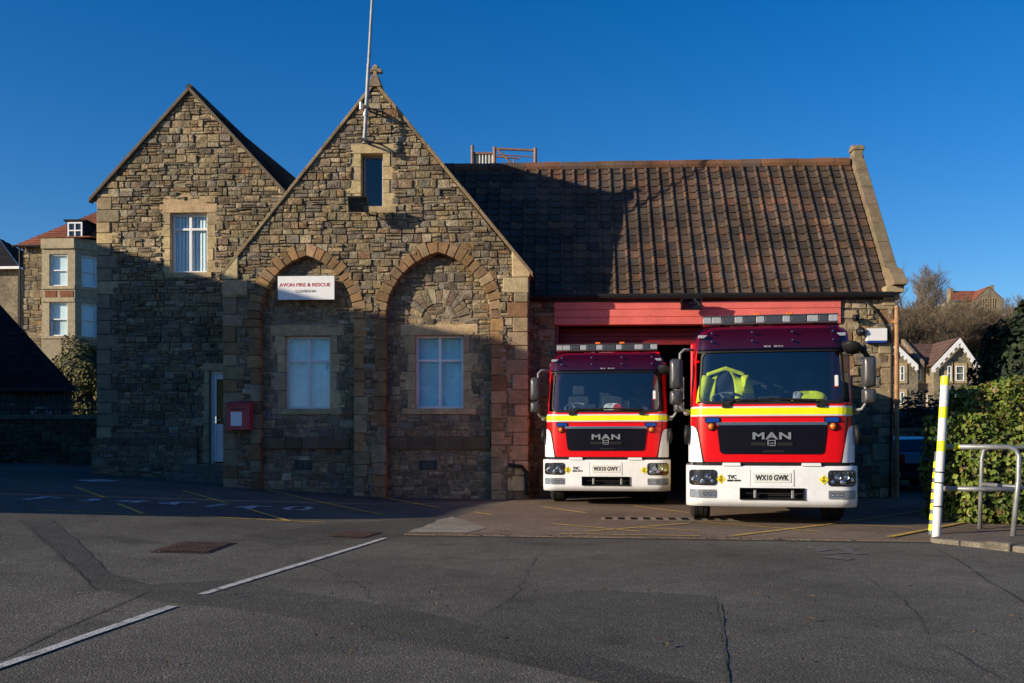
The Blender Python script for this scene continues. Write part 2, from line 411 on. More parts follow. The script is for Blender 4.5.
# ================================================================== SETTING: ground
def axis(vals):
    out = []
    for a, b, st in vals:
        n = max(1, round((b - a) / st)); out += [a + (b - a) * i / n for i in range(n)]
    return out + [vals[-1][1]]
xs = axis([(-900, -120, 60), (-120, -24, 8), (-24, 12, .5), (12, 40, 4), (40, 140, 8), (140, 900, 60)])
ys = axis([(-200, -10, 20), (-10, 32, .5), (32, 160, 8), (160, 500, 30), (500, 1500, 100)])
mb = MB()
mb.grid([[(x, y, gh(x, y)) for x in xs] for y in ys])
for i, f in enumerate(mb.f):
    c = [sum(mb.v[k][j] for k in f) / 4 for j in (0, 1)]
    if c[1] > 33 or abs(c[0]) > 60: mb.m[i] = 1
tag(mb.build('ground', [M_asph, M_hill], smooth=True), kind='structure')

def sheet(name, pts, mat, dz=.004, thick=0, label=None, uneven=0.0, n=1):
    """flat sheet following the ground; pts = world (x, y) outline"""
    m = MB(); out = []
    for i in range(len(pts)):
        a, b = Vector(pts[i]), Vector(pts[(i + 1) % len(pts)])
        k = max(1, int((b - a).length / .35)) if n else 1
        for j in range(k):
            q = a.lerp(b, j / k); nn = Vector((-(b - a).y, (b - a).x)).normalized() * U(-uneven, uneven)
            out.append((q.x + nn.x, q.y + nn.y))
    top = [(x, y, gh(x, y) + dz + thick) for x, y in out]
    lo = [min(p[k] for p in out) for k in (0, 1)]; hi = [max(p[k] for p in out) for k in (0, 1)]
    x = math.floor(lo[0] * 2) / 2
    while x < hi[0]:                       # cut along the ground's own half-metre grid so the sheet stays parallel to it
        y = math.floor(lo[1] * 2) / 2
        while y < hi[1]:
            pl = clip(out, [(x, y), (x + .5, y), (x + .5, y + .5), (x, y + .5)]); y += .5
            if len(pl) < 3: continue
            o = len(m.v); m.v += [(a, b, gh(a, b) + dz + thick) for a, b in pl]
            for t in tessellate_polygon([[Vector((a, b, 0)) for a, b in pl]]):
                t = list(t); q = [pl[i] for i in t]
                a = (q[1][0] - q[0][0]) * (q[2][1] - q[0][1]) - (q[2][0] - q[0][0]) * (q[1][1] - q[0][1])
                if abs(a) > 1e-9: m.face([o + i for i in (t if a > 0 else t[::-1])])
        x += .5
    if thick:
        k = len(top); o = len(m.v); m.v += top; m.v += [(x, y, gh(x, y) - .05) for x, y in out]
        for i in range(k): m.face((o + i, o + (i + 1) % k, o + k + (i + 1) % k, o + k + i))
    ob = m.build(name, mat); tag(ob, label, kind='structure'); return ob
SK = [0]
def strip(name, pix, w, mat, dz=.004, uneven=0.004, label=None):
    """painted line through ground points read at photo pixels, w metres wide; cut into short rungs so it follows the ground"""
    p = [G(*q) for q in pix]; l, r = [], []; SK[0] += 1; dz += (SK[0] % 9) * .0005   # each line its own hair's breadth of height
    fix = None
    if 'crack' in name: d = p[-1] - p[0]; fix = Vector((-d.y, d.x, 0)).normalized() * w / 2
    for i in range(len(p) - 1):
        d = (p[i + 1] - p[i]); k = max(1, int(d.length / .25)); nn = fix or Vector((-d.y, d.x, 0)).normalized() * w / 2
        for j in range(k + (1 if i == len(p) - 2 else 0)):
            q = p[i] + d * (j / k); a, b = q + nn * (1 + U(-uneven, uneven) / w * 2), q - nn * (1 + U(-uneven, uneven) / w * 2)
            l.append((a.x, a.y, gh(a.x, a.y) + dz)); r.append((b.x, b.y, gh(b.x, b.y) + dz))
    m = MB(); m.grid([r, l])
    return tag(m.build(name, mat), label, kind='structure')
def gp(*pix): return [tuple(G(*q)[:2]) for q in pix]

# forecourt of browner tarmac in front of and inside the bays
fx = gp((404, 535), (560, 537.5), (760, 540), (932, 542))
sheet('forecourt', fx + [(6.2, 13.6), (7.6, 15.5), (7.6, 21.9), (7.3, 31), (-.7, 31), (-.75, 20.9), (-1.0, 20.8), (-1.25, 19.6)], M_apron, .004, .012)
sheet('concrete_apron', gp((408, 533.6), (470, 534.2), (488, 529), (462, 521), (452, 517.5), (440, 521)), M_conc, .021, 0, uneven=.05)
sheet('forecourt_edge_shadow', gp((404, 536.2), (932, 543.4), (932, 542.3), (404, 535.2)), M_crackshadow, .005)  # dark strip painting the shadow line along the forecourt's front edge
# trench reinstatements and an older patch
sheet('trench_patch', gp((18, 520), (52, 519), (112, 574), (150, 585), (230, 580), (420, 612), (520, 636), (700, 683), (600, 683), (500, 660), (400, 640), (262, 612), (150, 600), (92, 588)), M_trench, .003, uneven=.02)
sheet('old_patch', gp((448, 640), (512, 596), (600, 590), (716, 596), (722, 640), (726, 683), (640, 672), (520, 652)), M_oldasph, .002, uneven=.02)
sheet('path_patch', gp((240, 536), (330, 524), (436, 517), (452, 521), (400, 536), (330, 540), (272, 546)), M_trench, .003, uneven=.04)
# painted lines
strip('white_road_line', [(-14, 672), (172, 607)], .085, M_pwhite, .008)
strip('white_road_line', [(202, 595), (385, 538.5)], .085, M_pwhite, .008)
for a, b, w in [((75, 487), (105, 498), .09), ((118, 504), (143, 514), .09), ((183, 491), (229, 504), .09), ((250, 510), (290, 521.5), .09), ((265, 489.5), (383, 515), .09), ((375, 495.5), (440, 508), .09), ((35, 510.5), (215, 517), .05), ((200, 516.5), (325, 522.5), .08)]:
    strip('yellow_bay_line', [a, b], w, M_pyel, .006)
for a, b, w in [((543, 508), (586, 514), .08), ((634, 507), (690, 514), .08), ((552, 525), (640, 533), .08), ((587, 533), (690, 524.5), .08), ((560, 535.2), (700, 537.6), .07), ((732, 537.5), (827, 526), .10), ((827, 526), (922, 512), .07), ((857, 526), (912, 529), .07), ((640, 529), (700, 532), .07), ((474, 513), (492, 516), .06), ((700, 523), (820, 533), .06)]:
    strip('yellow_forecourt_line', [a, b], w, M_pyelw, .022)
strip('yellow_forecourt_line', [(889, 539), (965, 524)], .10, M_pyel, .03)
# white painted bay characters (worn, read from the other side)
for k, strokes in enumerate([
        [[(24, 500), (50, 497.5), (62, 498.5)], [(36, 499), (48, 497)]], [[(78, 501.5), (92, 501.5), (101, 499), (86, 500)]],
        [[(118, 501.5), (128, 502.3)], [(120, 501), (150, 501.5)], [(132, 503), (142, 501.5)]], [[(160, 504), (176, 502.5), (196, 503)], [(172, 505), (178, 502.5)]],
        [[(207, 507), (225, 504.5)]], [[(237, 508), (254, 506.5), (272, 507)], [(246, 509.5), (256, 506.5)]], [[(285, 509.3), (292, 507.5), (306, 507), (311, 508.5), (303, 510.3), (290, 510.4), (285, 509.3)]]]):
    for st in strokes: strip('white_bay_marking', st, .13, M_pwhite, .007)
strip('white_bay_marking', [(84, 481.5), (112, 480.5)], .5, M_pwhite, .007)
for a, b in (((806, 548), (832, 550)), ((812, 551), (850, 549)), ((820, 554), (858, 553)), ((826, 557), (852, 560)), ((836, 547), (860, 555))): strip('scuff_mark', [a, b], .16, M_pscuff, .006, .07)
# cracks
def crack(pix, w, mat, wob=.9):
    pts = []
    for i in range(len(pix) - 1):
        for j in range(7):
            t = j / 7; pts.append((pix[i][0] + (pix[i + 1][0] - pix[i][0]) * t + U(-wob, wob), pix[i][1] + (pix[i + 1][1] - pix[i][1]) * t))
    strip('ground_crack', pts + [pix[-1]], w, mat, .005, w * .4)
crack([(719, 604), (722, 620), (724, 650), (729, 690)], .011, M_moss)
crack([(935, 549), (960, 562), (985, 580), (1030, 606)], .012, M_crackshadow)
crack([(260, 607), (415, 637), (512, 655), (620, 690)], .014, M_moss)
crack([(236, 553), (300, 546), (345, 541)], .016, M_crackshadow)
crack([(0, 660), (60, 630), (150, 592)], .012, M_crackshadow)
random.seed(77)
crack([(548, 545), (530, 566), (516, 594), (470, 624)], .006, M_crackshadow, 3.0)
crack([(860, 575), (905, 600), (930, 640), (1010, 683)], .006, M_crackshadow, 3.0)
crack([(30, 528), (70, 565), (96, 592)], .008, M_crackshadow, 2.0)
crack([(300, 560), (360, 585), (372, 600)], .006, M_crackshadow, 2.0)
random.seed(12)
# footway by the barrier, low kerb
pv = gp((930, 541.5), (985, 546), (1060, 556)) + [(12, 12.8), (12, 19), (7.7, 19), (7.7, 15.6), (6.2, 13.8)]
sheet('pavement', pv, M_pave, .004, .05)
kb = MB(); kp = [G(*q) for q in ((930, 542.5), (960, 545.5), (986, 548.5), (1012, 551.5), (1040, 555), (1075, 560))]
for i in range(len(kp) - 1):
    a, b = kp[i], kp[i + 1]; d = (b - a).normalized(); nn = Vector((-d.y, d.x, 0)); h = .07 if i != 2 else .10
    T = Matrix.Translation(a) @ Matrix(((d.x, nn.x, 0, 0), (d.y, nn.y, 0, 0), (0, 0, 1, 0), (0, 0, 0, 1)))
    kb.box(.006, (b - a).length - .006, -.015 if i != 2 else -.05, .13, -.1, h + U(-.012, .012), T=T)
tag(kb.build('kerb', M_kerb, bevel=.025), kind='structure')

# ================================================================== FIRE STATION
FS = empty('fire_station', 'Victorian rubble stone fire station with two front gables and a brown tiled engine house', 'fire station', (-2, 21, 0))
FS.location = (0, 0, 0)
def part(mb, name, mats, parent=FS, **k): return mb.build(name, mats, parent, **k)

def surround(name, x0, x1, z0, z1, Y, lin=(.25, .28), sill=(.2, .16), jn=.16, jw=.34, depth=.2, proud=.02, nj=4):
    m = MB(); A = Y - proud; B = Y + depth
    m.box(x0 - lin[0], x1 + lin[0], A - .004, B, z1, z1 + lin[1], jit(BUFF[0], .08))
    m.box(x0 - sill[0], x1 + sill[0], A - .03, B, z0 - sill[1], z0, jit(BUFF[1], .08))
    h = (z1 - z0) / nj
    for i in range(nj):
        for s in (-1, 1):
            w = (jw if (i + (s > 0)) % 2 else jn) + U(-.03, .03); a = z0 + i * h + .004; b = z0 + (i + 1) * h - .004
            c = jit(random.choice(BUFF), .08)
            if s < 0: m.box(x0 - w, x0, A + U(0, .006), B, a, b, c)
            else: m.box(x1, x1 + w, A + U(0, .006), B, a, b, c)
    return part(m, name, M_dressA, bevel=.008)
M_dressA = surf('dressed_stone_block', None, .88, n1=(5, .22), n2=(30, .25), bump=.5, bscale=35, attr=True, spec=.2)

def window(x0, x1, z0, z1, Y, parent=FS, tr=.66, mull=.5, blind=M_blind, vertical=True, glass=M_glass, fw=.055, label=None, frame=M_upvc, casement=True):
    m = MB(); m.box(x0, x1, Y, Y + .07, z0, z0 + fw); m.box(x0, x1, Y, Y + .07, z1 - fw, z1)
    m.box(x0, x0 + fw, Y + .001, Y + .069, z0 + fw, z1 - fw); m.box(x1 - fw, x1, Y + .001, Y + .069, z0 + fw, z1 - fw)
    zt = z0 + (z1 - z0) * tr if tr else z1 - fw
    if mull:
        xm = x0 + (x1 - x0) * mull; m.box(xm - fw * .55, xm + fw * .55, Y + .002, Y + .068, z0 + fw, z1 - fw)
        if tr:
            m.box(x0 + fw, xm - fw * .55, Y + .003, Y + .067, zt - fw * .5, zt + fw * .5); m.box(xm + fw * .55, x1 - fw, Y + .003, Y + .067, zt - fw * .5, zt + fw * .5)
    elif tr: m.box(x0 + fw, x1 - fw, Y + .003, Y + .067, zt - fw * .5, zt + fw * .5)
    w = m.build('window', frame, parent, bevel=.006)
    if label: w['label'] = label
    g = MB(); g.poly([(x0 + fw * .5, Y + .03, z0 + fw * .5), (x1 - fw * .5, Y + .03, z0 + fw * .5), (x1 - fw * .5, Y + .03, z1 - fw * .5), (x0 + fw * .5, Y + .03, z1 - fw * .5)])
    g.build('pane', glass, w)
    b = MB()
    if blind is M_blind or vertical:
        n = max(5, int((x1 - x0) / .085)); sw = (x1 - x0 - .06) / n
        for i in range(n):
            xa = x0 + .03 + i * sw; a = U(.1, .35)
            b.poly([(xa, Y + .08 + sw * a, z0 + .02), (xa + sw * .96, Y + .08, z0 + .02), (xa + sw * .96, Y + .08, z1 - .02), (xa, Y + .08 + sw * a, z1 - .02)])
    else:
        n = 14; b.grid([[(x0 + (x1 - x0) * i / n, Y + .13 + .006 * math.sin(i * 1.9), z) for i in range(n + 1)] for z in (z0, z1)])
    b.build('blind', blind, w)
    d = MB(); d.box(x0 - .02, x1 + .02, Y + .2, Y + .9, z0 - .02, z1 + .02); d.f = d.f[:5] if False else [f for i, f in enumerate(d.f) if i != 2]; d.c = d.c[:len(d.f)]; d.m = d.m[:len(d.f)]
    d.build('room_lining', M_dark, w)
    return w

# ---- gabled wing (front, plane Y=21)
YW = 21.0; WX0, WX1, WA = -7.5, -.78, -4.12; WEZ, WAZ = 4.98, 9.12
gable = [(WX0, -.15), (WX1, -.15), (WX1, WEZ), (WA, WAZ), (WX0, WEZ)]
ARCH = [(-5.65, 1.06, 3.98, 1.40), (-2.72, 1.165, 3.96, 1.46)]
def hw(a, z, ext=0.0):
    cx, w, zs, h = a
    if z <= zs: return w + ext
    Rr = (w * w + h * h) / (2 * w); q = (Rr + ext) ** 2 - (z - zs) ** 2
    return math.sqrt(q) - (Rr - w) if q > 0 and math.sqrt(q) > (Rr - w) else 0
def arch_poly(a, ext=0.0, z0=-.15, n=10):
    cx, w, zs, h = a; Rr = (w * w + h * h) / (2 * w) + ext; off = (w * w + h * h) / (2 * w) - w
    tm = math.acos(off / Rr); r = [(cx - off + Rr * math.cos(tm * i / n), zs + Rr * math.sin(tm * i / n)) for i in range(n + 1)]
    l = [(2 * cx - x, z) for x, z in reversed(r[:-1])]
    return [(cx - w - ext, z0), (cx + w + ext, z0)] + r + l
gw = P(361, 153.7, YW), P(383, 206.5, YW)   # little gable window
GX0, GX1, GZ0, GZ1 = gw[0].x, gw[1].x, gw[1].z, gw[0].z
m = MB(); E = .06
backing(m, gable, [arch_poly(a, E)[::-1] for a in ARCH] + [rect(GX0 - .08, GX1 + .08, GZ0 - .08, GZ1 + .08)[::-1]], YW)
def ahole(a, ext):
    def f(z):
        k = hw(a, z, ext); return (a[0] - k, a[0] + k) if k > .02 else None
    return f
masonry(m, gable, YW, [ahole(a, .17) for a in ARCH] + [rhole(GX0 - .2, GX1 + .2, GZ0 - .14, GZ1 + .24), rhole(WX0, WX0 + .3, 0, WEZ - .05), rhole(WX1 - .3, WX1, 0, WEZ - .05)])
for X, s in ((WX0, -1), (WX1, 1)):      # returns
    fn = (lambda X, s: lambda x, y, z: (X + s * (YW - y), YW + x, z))(X, s)
    pl = rect(0, 5.0, -.15, WEZ); backing(m, pl, [], YW, fn=fn)
    masonry(m, rect(.02, 2.2, -.15, WEZ), YW, fn=fn)
part(m, 'gable_wall', SM)
for a in ARCH:
    cx, w, zs, h = a
    Z0, Z1 = 2.0, 3.63
    wx0, wx1 = (P(286.6, 400, 21.34).x, P(331.6, 400, 21.34).x) if cx < -4 else (P(416, 400, 21.34).x, P(464, 400, 21.34).x)
    m = MB(); YP = YW + .2
    pl = rect(cx - w - .3, cx + w + .3, -.15, zs + h + .2)
    backing(m, pl, [rect(wx0 - .1, wx1 + .1, Z0 - .1, Z1 + .1)[::-1]], YP)
    vx = -5.78 if cx < -4 else -2.98
    masonry(m, pl, YP, [rhole(wx0 - .2, wx1 + .2, Z0 - .1, Z1 + .2), rhole(cx - 2, cx + 2, 1.1, 1.36), rhole(vx - .19, vx + .19, .62, .86), ahole((cx, .74, Z1 + .28, .66), 0) if True else None][:3] + [lambda z, cx=(wx0 + wx1) / 2: ((cx - math.sqrt(max(0, .7 ** 2 - (z - 3.92) ** 2)), cx + math.sqrt(max(0, .7 ** 2 - (z - 3.92) ** 2))) if 3.92 < z < 4.6 else None)], pro=(.008, .03), band=(.14, .23))
    # relieving arch of small voussoirs over the lintel
    cxm = (wx0 + wx1) / 2
    for i in range(11):
        t0, t1 = math.pi * (.08 + .84 * i / 11) + .012, math.pi * (.08 + .84 * (i + 1) / 11) - .012
        ri, ro = .42, .72 + U(-.03, .03)
        m.prism([(cxm + ri * math.cos(t0), 3.92 + ri * math.sin(t0)), (cxm + ro * math.cos(t0), 3.92 + ro * math.sin(t0)), (cxm + ro * math.cos(t1), 3.92 + ro * math.sin(t1)), (cxm + ri * math.cos(t1), 3.92 + ri * math.sin(t1))], YP - .03, YP + .02, jit(random.choice(STONES)))
    masonry(m, [(cxm + .42 * math.cos(math.pi * i / 8), 3.92 + .42 * math.sin(math.pi * i / 8)) for i in range(9)], YP, band=(.14, .2), wid=(.14, .3), pro=(.005, .02))
    part(m, 'recessed_panel', SM)
    surround('window_surround', wx0, wx1, Z0, Z1, YP, lin=(.32, .24), sill=(.28, .13), jn=.16, jw=.33, depth=.18)
    window(wx0, wx1, Z0, Z1, YP + .14, tr=.66, blind=M_blindg, vertical=False, label='white framed window with pale green blind ' + ('beneath the station sign' if cx < -4 else 'beneath the fan of relieving stones'))
    # string course
    m = MB(); x = cx - w
    while x < cx + w - .01:
        x2 = min(cx + w, x + U(.35, .7)); m.prism([(0, 0)] * 0 or [(x + .004, 1.1), (x2 - .004, 1.1), (x2 - .004, 1.36), (x + .004, 1.36)], YP - .09 + U(-.01, .01), YP + .05, jit((.13, .095, .06)));  x = x2
    part(m, 'string_course', M_dressA, bevel=.02)
    m = MB(); m.box(vx - .18, vx + .18, YP - .03, YP + .04, .64, .68); m.box(vx - .18, vx + .18, YP - .03, YP + .04, .81, .85)
    m.box(vx - .18, vx - .15, YP - .029, YP + .04, .68, .81); m.box(vx + .15, vx + .18, YP - .029, YP + .04, .68, .81); m.box(vx - .15, vx + .15, YP + .02, YP + .04, .68, .81)
    for i in range(5): m.box(vx - .13 + i * .06, vx - .11 + i * .06, YP - .02, YP + .03, .68, .81)
    part(m, 'air_vent', M_iron)
    # arch ring and jamb stones
    m = MB(); Rr = (w * w + h * h) / (2 * w); off = Rr - w; tm = math.acos(off / Rr); nv = 11; rg = .27
    for s in (1, -1):
        for i in range(nv):
            t0, t1 = tm * i / nv + .005, tm * (i + 1) / nv - (.005 if i < nv - 1 else 0)
            ro = Rr + rg + U(-.045, .04)
            pts = [(-off + Rr * math.cos(t0), Rr * math.sin(t0)), (-off + ro * math.cos(t0), ro * math.sin(t0)), (-off + ro * math.cos(t1), ro * math.sin(t1)), (-off + Rr * math.cos(t1), Rr * math.sin(t1))]
            if i == nv - 1:
                q = math.acos(off / ro); pts[2] = (0.002, ro * math.sin(q)); pts[3] = (0.002, pts[3][1])
            pts = [(cx + s * x, zs + z) for x, z in pts]
            if s < 0: pts = pts[::-1]
            m.prism(pts, YW - .05 + U(-.022, .022), YP + .02, jit(random.choice(ORANGE), .22))
        z = -.15
        while z < zs - .01:
            z2 = min(zs, z + U(.24, .42));
            if zs - z2 < .15: z2 = zs
            wd = U(.2, .36); xa, xb = cx + s * w, cx + s * (w + wd)
            m.box(min(xa, xb), max(xa, xb), YW - .045 + U(-.012, .012), YP + .02, z + .005, z2 - .005, jit(random.choice(ORANGE[:3] if z > 2.2 else ORANGE + STONES[:9]))); z = z2
    part(m, 'arch_surround', M_dressA, bevel=.014)
# quoins on the wing corners
for X, s in ((WX0, 1), (WX1, -1)):
    m = MB(); z = -.15; k = 0
    while z < WEZ - .3:
        z2 = z + U(.26, .38); wd = (.42 if k % 2 else .27) + U(-.03, .04); k += 1; z2 = min(z2, WEZ - .25)
        xa, xb = X - s * .03, X + s * wd
        m.box(min(xa, xb), max(xa, xb), YW - .045 + U(-.008, .012), YW + (.25 if k % 2 else .42), z + .006, z2 - .006, jit(random.choice(ORANGE[:3] + BUFF[:1] + STONES[:6]))); z = z2
    part(m, 'quoin', M_dressA, bevel=.016)
# kneelers, coping, finial
for s, X in ((-1, WX0), (1, WX1)):
    m = MB(); ua = [(X - s * .32, WEZ - .12), (X + s * .07, WEZ - .12), (X + s * .09, WEZ - .02), (X - s * .32, WEZ + .46)]
    m.prism(ua if s > 0 else ua[::-1], YW - .07, YW + .4, jit(BUFF[0], .05)); m.box(min(X - s * .52, X + s * .045), max(X - s * .52, X + s * .045), YW - .06, YW + .4, WEZ - .46, WEZ - .125, jit(BUFF[1], .05))
    part(m, 'kneeler', M_dressA, bevel=.02)
m = MB(); sl = (WAZ - WEZ) / (WA - WX0)
for s in (-1, 1):
    n = 9
    for i in range(n):
        t0, t1 = i / n, (i + 1) / n; hx = (WA - WX0) + .10
        xa, xb = WA + s * hx * (1 - t0), WA + s * hx * (1 - t1); za, zb = WAZ - sl * hx * (1 - t0), WAZ - sl * hx * (1 - t1)
        dz = .11 + U(-.006, .006); pts = [(xa, za), (xb, zb), (xb, zb + dz), (xa, za + dz)]
        if s < 0: pts = pts if xa < xb else pts[::-1]
        else: pts = pts[::-1]
        m.prism(pts, YW - .075, YW + .32, jit((.26, .19, .11) if i % 3 else (.20, .15, .09), .12))
part(m, 'coping', M_dressA, bevel=.012)
m = MB(); ft = WAZ + .11
m.prism([(WA - .16, ft - .16), (WA + .16, ft - .16), (WA + .07, ft + .1), (WA - .07, ft + .1)], YW - .1, YW + .2)
m.prism([(WA - .045, ft + .1), (WA + .045, ft + .1), (WA + .045, ft + .2), (WA + .14, ft + .17), (WA + .16, ft + .22), (WA + .12, ft + .27), (WA + .06, ft + .265), (WA + .07, ft + .33), (WA, ft + .36), (WA - .07, ft + .33), (WA - .06, ft + .265), (WA - .12, ft + .27), (WA - .16, ft + .22), (WA - .13, ft + .16), (WA - .045, ft + .2)], YW - .02, YW + .12)
part(m, 'finial', M_coping, bevel=.02)
surround('window_surround', GX0, GX1, GZ0, GZ1, YW, lin=(.33, .2), sill=(.3, .15), jn=.17, jw=.36, nj=4, depth=.22)
window(GX0 + .02, GX1, GZ0, GZ1, YW + .17, tr=None, mull=None, blind=M_dark, vertical=False, glass=M_glassd, fw=.05, frame=M_grey, label='narrow dark window high in the gable')

# ---- side gable (plane Y=22.5)
YL = 22.5; LX0, LX1 = -11.12, -6.6; LA = -8.88; LEZ, LAZ = 7.2, 9.62
lg = [(LX0, .1), (LX1, .1), (LX1, LEZ), (LA, LAZ), (LX0, LEZ)]
a, b = P(173, 214.4, YL + .15), P(209.5, 273.5, YL + .15); lw = (a.x, b.x, b.z, a.z)
a, b = P(211, 371, YL + .12), P(228, 463, YL + .12); DX0, DX1, DZ0, DZ1 = a.x, a.x + .95, b.z, a.z
m = MB()
backing(m, lg, [rect(lw[0] - .1, lw[1] + .1, lw[2] - .1, lw[3] + .1)[::-1], rect(DX0 - .1, -7.45, DZ0, DZ1 + .1)[::-1]], YL)
masonry(m, lg, YL, [rhole(lw[0] - .2, lw[1] + .2, lw[2] - .1, lw[3] + .3), rhole(DX0 - .14, -7, 0, DZ1 + .2), rhole(LX0, LX0 + .34, .1, LEZ)])
for X, s in ((LX0, -1),):
    fn = lambda x, y, z: (LX0 - (YL - y), YL + x, z)
    backing(m, rect(0, 6, .1, LEZ), [], YL, fn=fn); masonry(m, rect(.02, 4, .1, LEZ), YL, fn=fn)
m.box(LX0 + .05, LX1 - .05, 27.5, 28.5, 0, LEZ, m=1)
part(m, 'gable_wall', SM)
m = MB(); z = .1; k = 0
while z < LEZ - .05:
    z2 = min(LEZ, z + U(.24, .36)); wd = (.5 if k % 2 else .32) + U(-.03, .03); k += 1
    m.box(LX0 - .03, LX0 + wd, YL - .045, YL + (.28 if k % 2 else .45), z + .006, z2 - .006, jit(random.choice(STONES[:12] + BUFF[:2]))); z = z2
part(m, 'quoin', M_dressA, bevel=.016)
m = MB(); masonry(m, rect(LX0 - .12, DX0 - .25, .1, 1.2), YL - .10); backing(m, rect(LX0 - .12, DX0 - .25, .1, 1.2), [], YL - .1)
x = LX0 - .14
while x < DX0 - .3:
    x2 = min(DX0 - .25, x + U(.4, .7)); m.prism([(x + .003, 1.2), (x2 - .003, 1.2), (x2 - .003, 1.36), (x + .003, 1.36)], YL - .15, YL + .02, jit((.17, .13, .085))); x = x2
m.box(LX0 - .12, LX0 - .115, YL - .1, YL + 3, .1, 1.2, m=1)
part(m, 'plinth', SM)
surround('window_surround', *lw, YL, lin=(.25, .42), sill=(.12, .13), jn=.18, jw=.36, depth=.2, nj=5)
window(*lw, YL + .12, tr=.74, blind=M_blind, label='white upper window with vertical blinds in the sunlit gable')
surround('door_surround', DX0, -7.45, DZ0, DZ1, YL, lin=(.22, .24), sill=(0, .05), jn=.14, jw=.28, depth=.2, nj=7)
m = MB(); m.box(DX0, DX0 + .07, YL + .1, YL + .17, DZ0, DZ1); m.box(DX0 + .07, DX1, YL + .1, YL + .17, DZ1 - .07, DZ1)
m.box(DX0 + .075, DX0 + .14, YL + .115, YL + .165, DZ0 + .03, DZ1 - .075); m.box(DX0 + .14, DX1, YL + .115, YL + .165, DZ1 - .2, DZ1 - .075)
m.box(DX0 + .14, DX1, YL + .115, YL + .165, DZ0 + .75, DZ0 + .93); m.box(DX0 + .14, DX1, YL + .115, YL + .165, DZ0 + .03, DZ0 + .16); m.box(DX0 + .14, DX1, YL + .13, YL + .15, DZ0 + .16, DZ0 + .75)
dr = m.build('door', M_upvc, FS, bevel=.006); dr['label'] = 'white plastic door with a tall glass pane'
m = MB(); m.box(DX0 + .14, DX1, YL + .138, YL + .145, DZ0 + .93, DZ1 - .2); m.build('pane', M_doorglass, dr)
m = MB(); m.box(DX0 - .5, DX1 + .3, YL + .3, YL + .32, DZ0 - .3, DZ1 + .3); m.build('room_lining', M_dark, dr)
m = MB(); m.box(DX0 + .12, DX0 + .15, YL + .07, YL + .115, DZ0 + .95, DZ0 + 1.12); m.tube([(DX0 + .135, YL + .075, DZ0 + 1.03), (DX0 + .26, YL + .07, DZ0 + 1.03)], .011); m.build('handle', M_chrome, dr)
m = MB(); gz = gh(-8, 22)
m.box(DX0 - .5, -7.52, YL - .35, YL + .1, gz - .2, DZ0 - .01); m.box(DX0 - .75, -7.52, YL - .72, YL - .35, gz - .2, (gz + DZ0) / 2)
part(m, 'door_step', M_kerb, bevel=.015)
# roofs over the two gables
def slate_slope(m, p0, along, up, length, height, pal, tw=.28, th=.22, cl=None):
    """rows of lapped slates: p0 eaves corner, unit vectors along the eaves and up the slope"""
    n = along.cross(up).normalized(); rows = int(height / th) + 1
    if n.z < 0: n = -n
    for r in range(rows):
        v0 = r * th; v1 = min(height, v0 + th * 1.35); x = -(r % 2) * tw / 2
        while x < length:
            a, b = max(0, x) + .004, min(length, x + tw) - .004; x += tw
            if b - a < .03 or v1 - v0 < .01: continue
            o1, o2 = .028 + U(0, .006), .010
            if cl:
                pl = clip([(a, v0), (b, v0), (b, v1), (a, v1)], cl)
                if len(pl) > 2: m.poly([p0 + along * q[0] + up * q[1] + n * (o1 + (o2 - o1) * (q[1] - v0) / (v1 - v0)) for q in pl], jit(random.choice(pal), .2))
                continue
            m.add([p0 + along * a + up * v0 + n * o1, p0 + along * b + up * v0 + n * (o1 + U(-.003, .003)), p0 + along * b + up * v1 + n * o2, p0 + along * a + up * v1 + n * o2, p0 + along * a + up * v0, p0 + along * b + up * v0],
                  [(0, 1, 2, 3), (4, 5, 1, 0)], jit(random.choice(pal), .2))
SLP = [(.045, .042, .042), (.055, .048, .044), (.038, .036, .038), (.07, .055, .045)]
def gable_roof(xl, xa, xr, ze, za, y0, y1, ov=.15, kick=0.0):
    m = MB()
    for s, xe in ((-1, xl), (1, xr)):
        d = Vector((xa - xe, 0, za - ze)); Ls = d.length; u = d.normalized(); p = Vector((xe, y0, ze)) - u * ov
        slate_slope(m, p, Vector((0, 1, 0)), u, y1 - y0, Ls + ov, SLP)
        q = [p, p + Vector((0, y1 - y0, 0)), p + Vector((0, y1 - y0, 0)) + u * (Ls + ov), p + u * (Ls + ov)]
        m.poly([v + Vector((0, 0, -.01)) for v in q], SLP[0])
    m.tube([(xa, y0, za + .03), (xa, y1, za + .03)], .08, 8, SLP[3])
    return part(m, 'roof', M_slate)
gable_roof(WX0, WA, WX1, WEZ + .05, WAZ + .02, YW + .3, 28.5)
gable_roof(LX0, LA, LX1, LEZ + .03, LAZ + .06, YL - .06, 28.5, ov=.22)
a, b = P(214, 110.5, YL + .3), P(300, 181.5, YL + .3)
m = MB(); m.prism([(a.x, a.z - .5), (b.x, b.z - .5), (b.x, b.z), (a.x, a.z)], YL + .28, 27, SLP[0]); part(m, 'roof', M_slate)
m = MB()     # thin barge strip of the side gable and its flattened eaves
for s, xe in ((-1, LX0 - .2), (1, LX1 + .05)):
    k = (LAZ - LEZ) / (LA - LX0); ze = LAZ - k * abs(xe - LA)
    pts = [(xe, ze), (LA, LAZ), (LA, LAZ + .11), (xe, ze + .11)]; pts = pts if s < 0 else pts[::-1]
    m.prism(pts, YL - .10, YL + .1, (.14, .11, .075))
part(m, 'coping', M_dressA, bevel=.01)

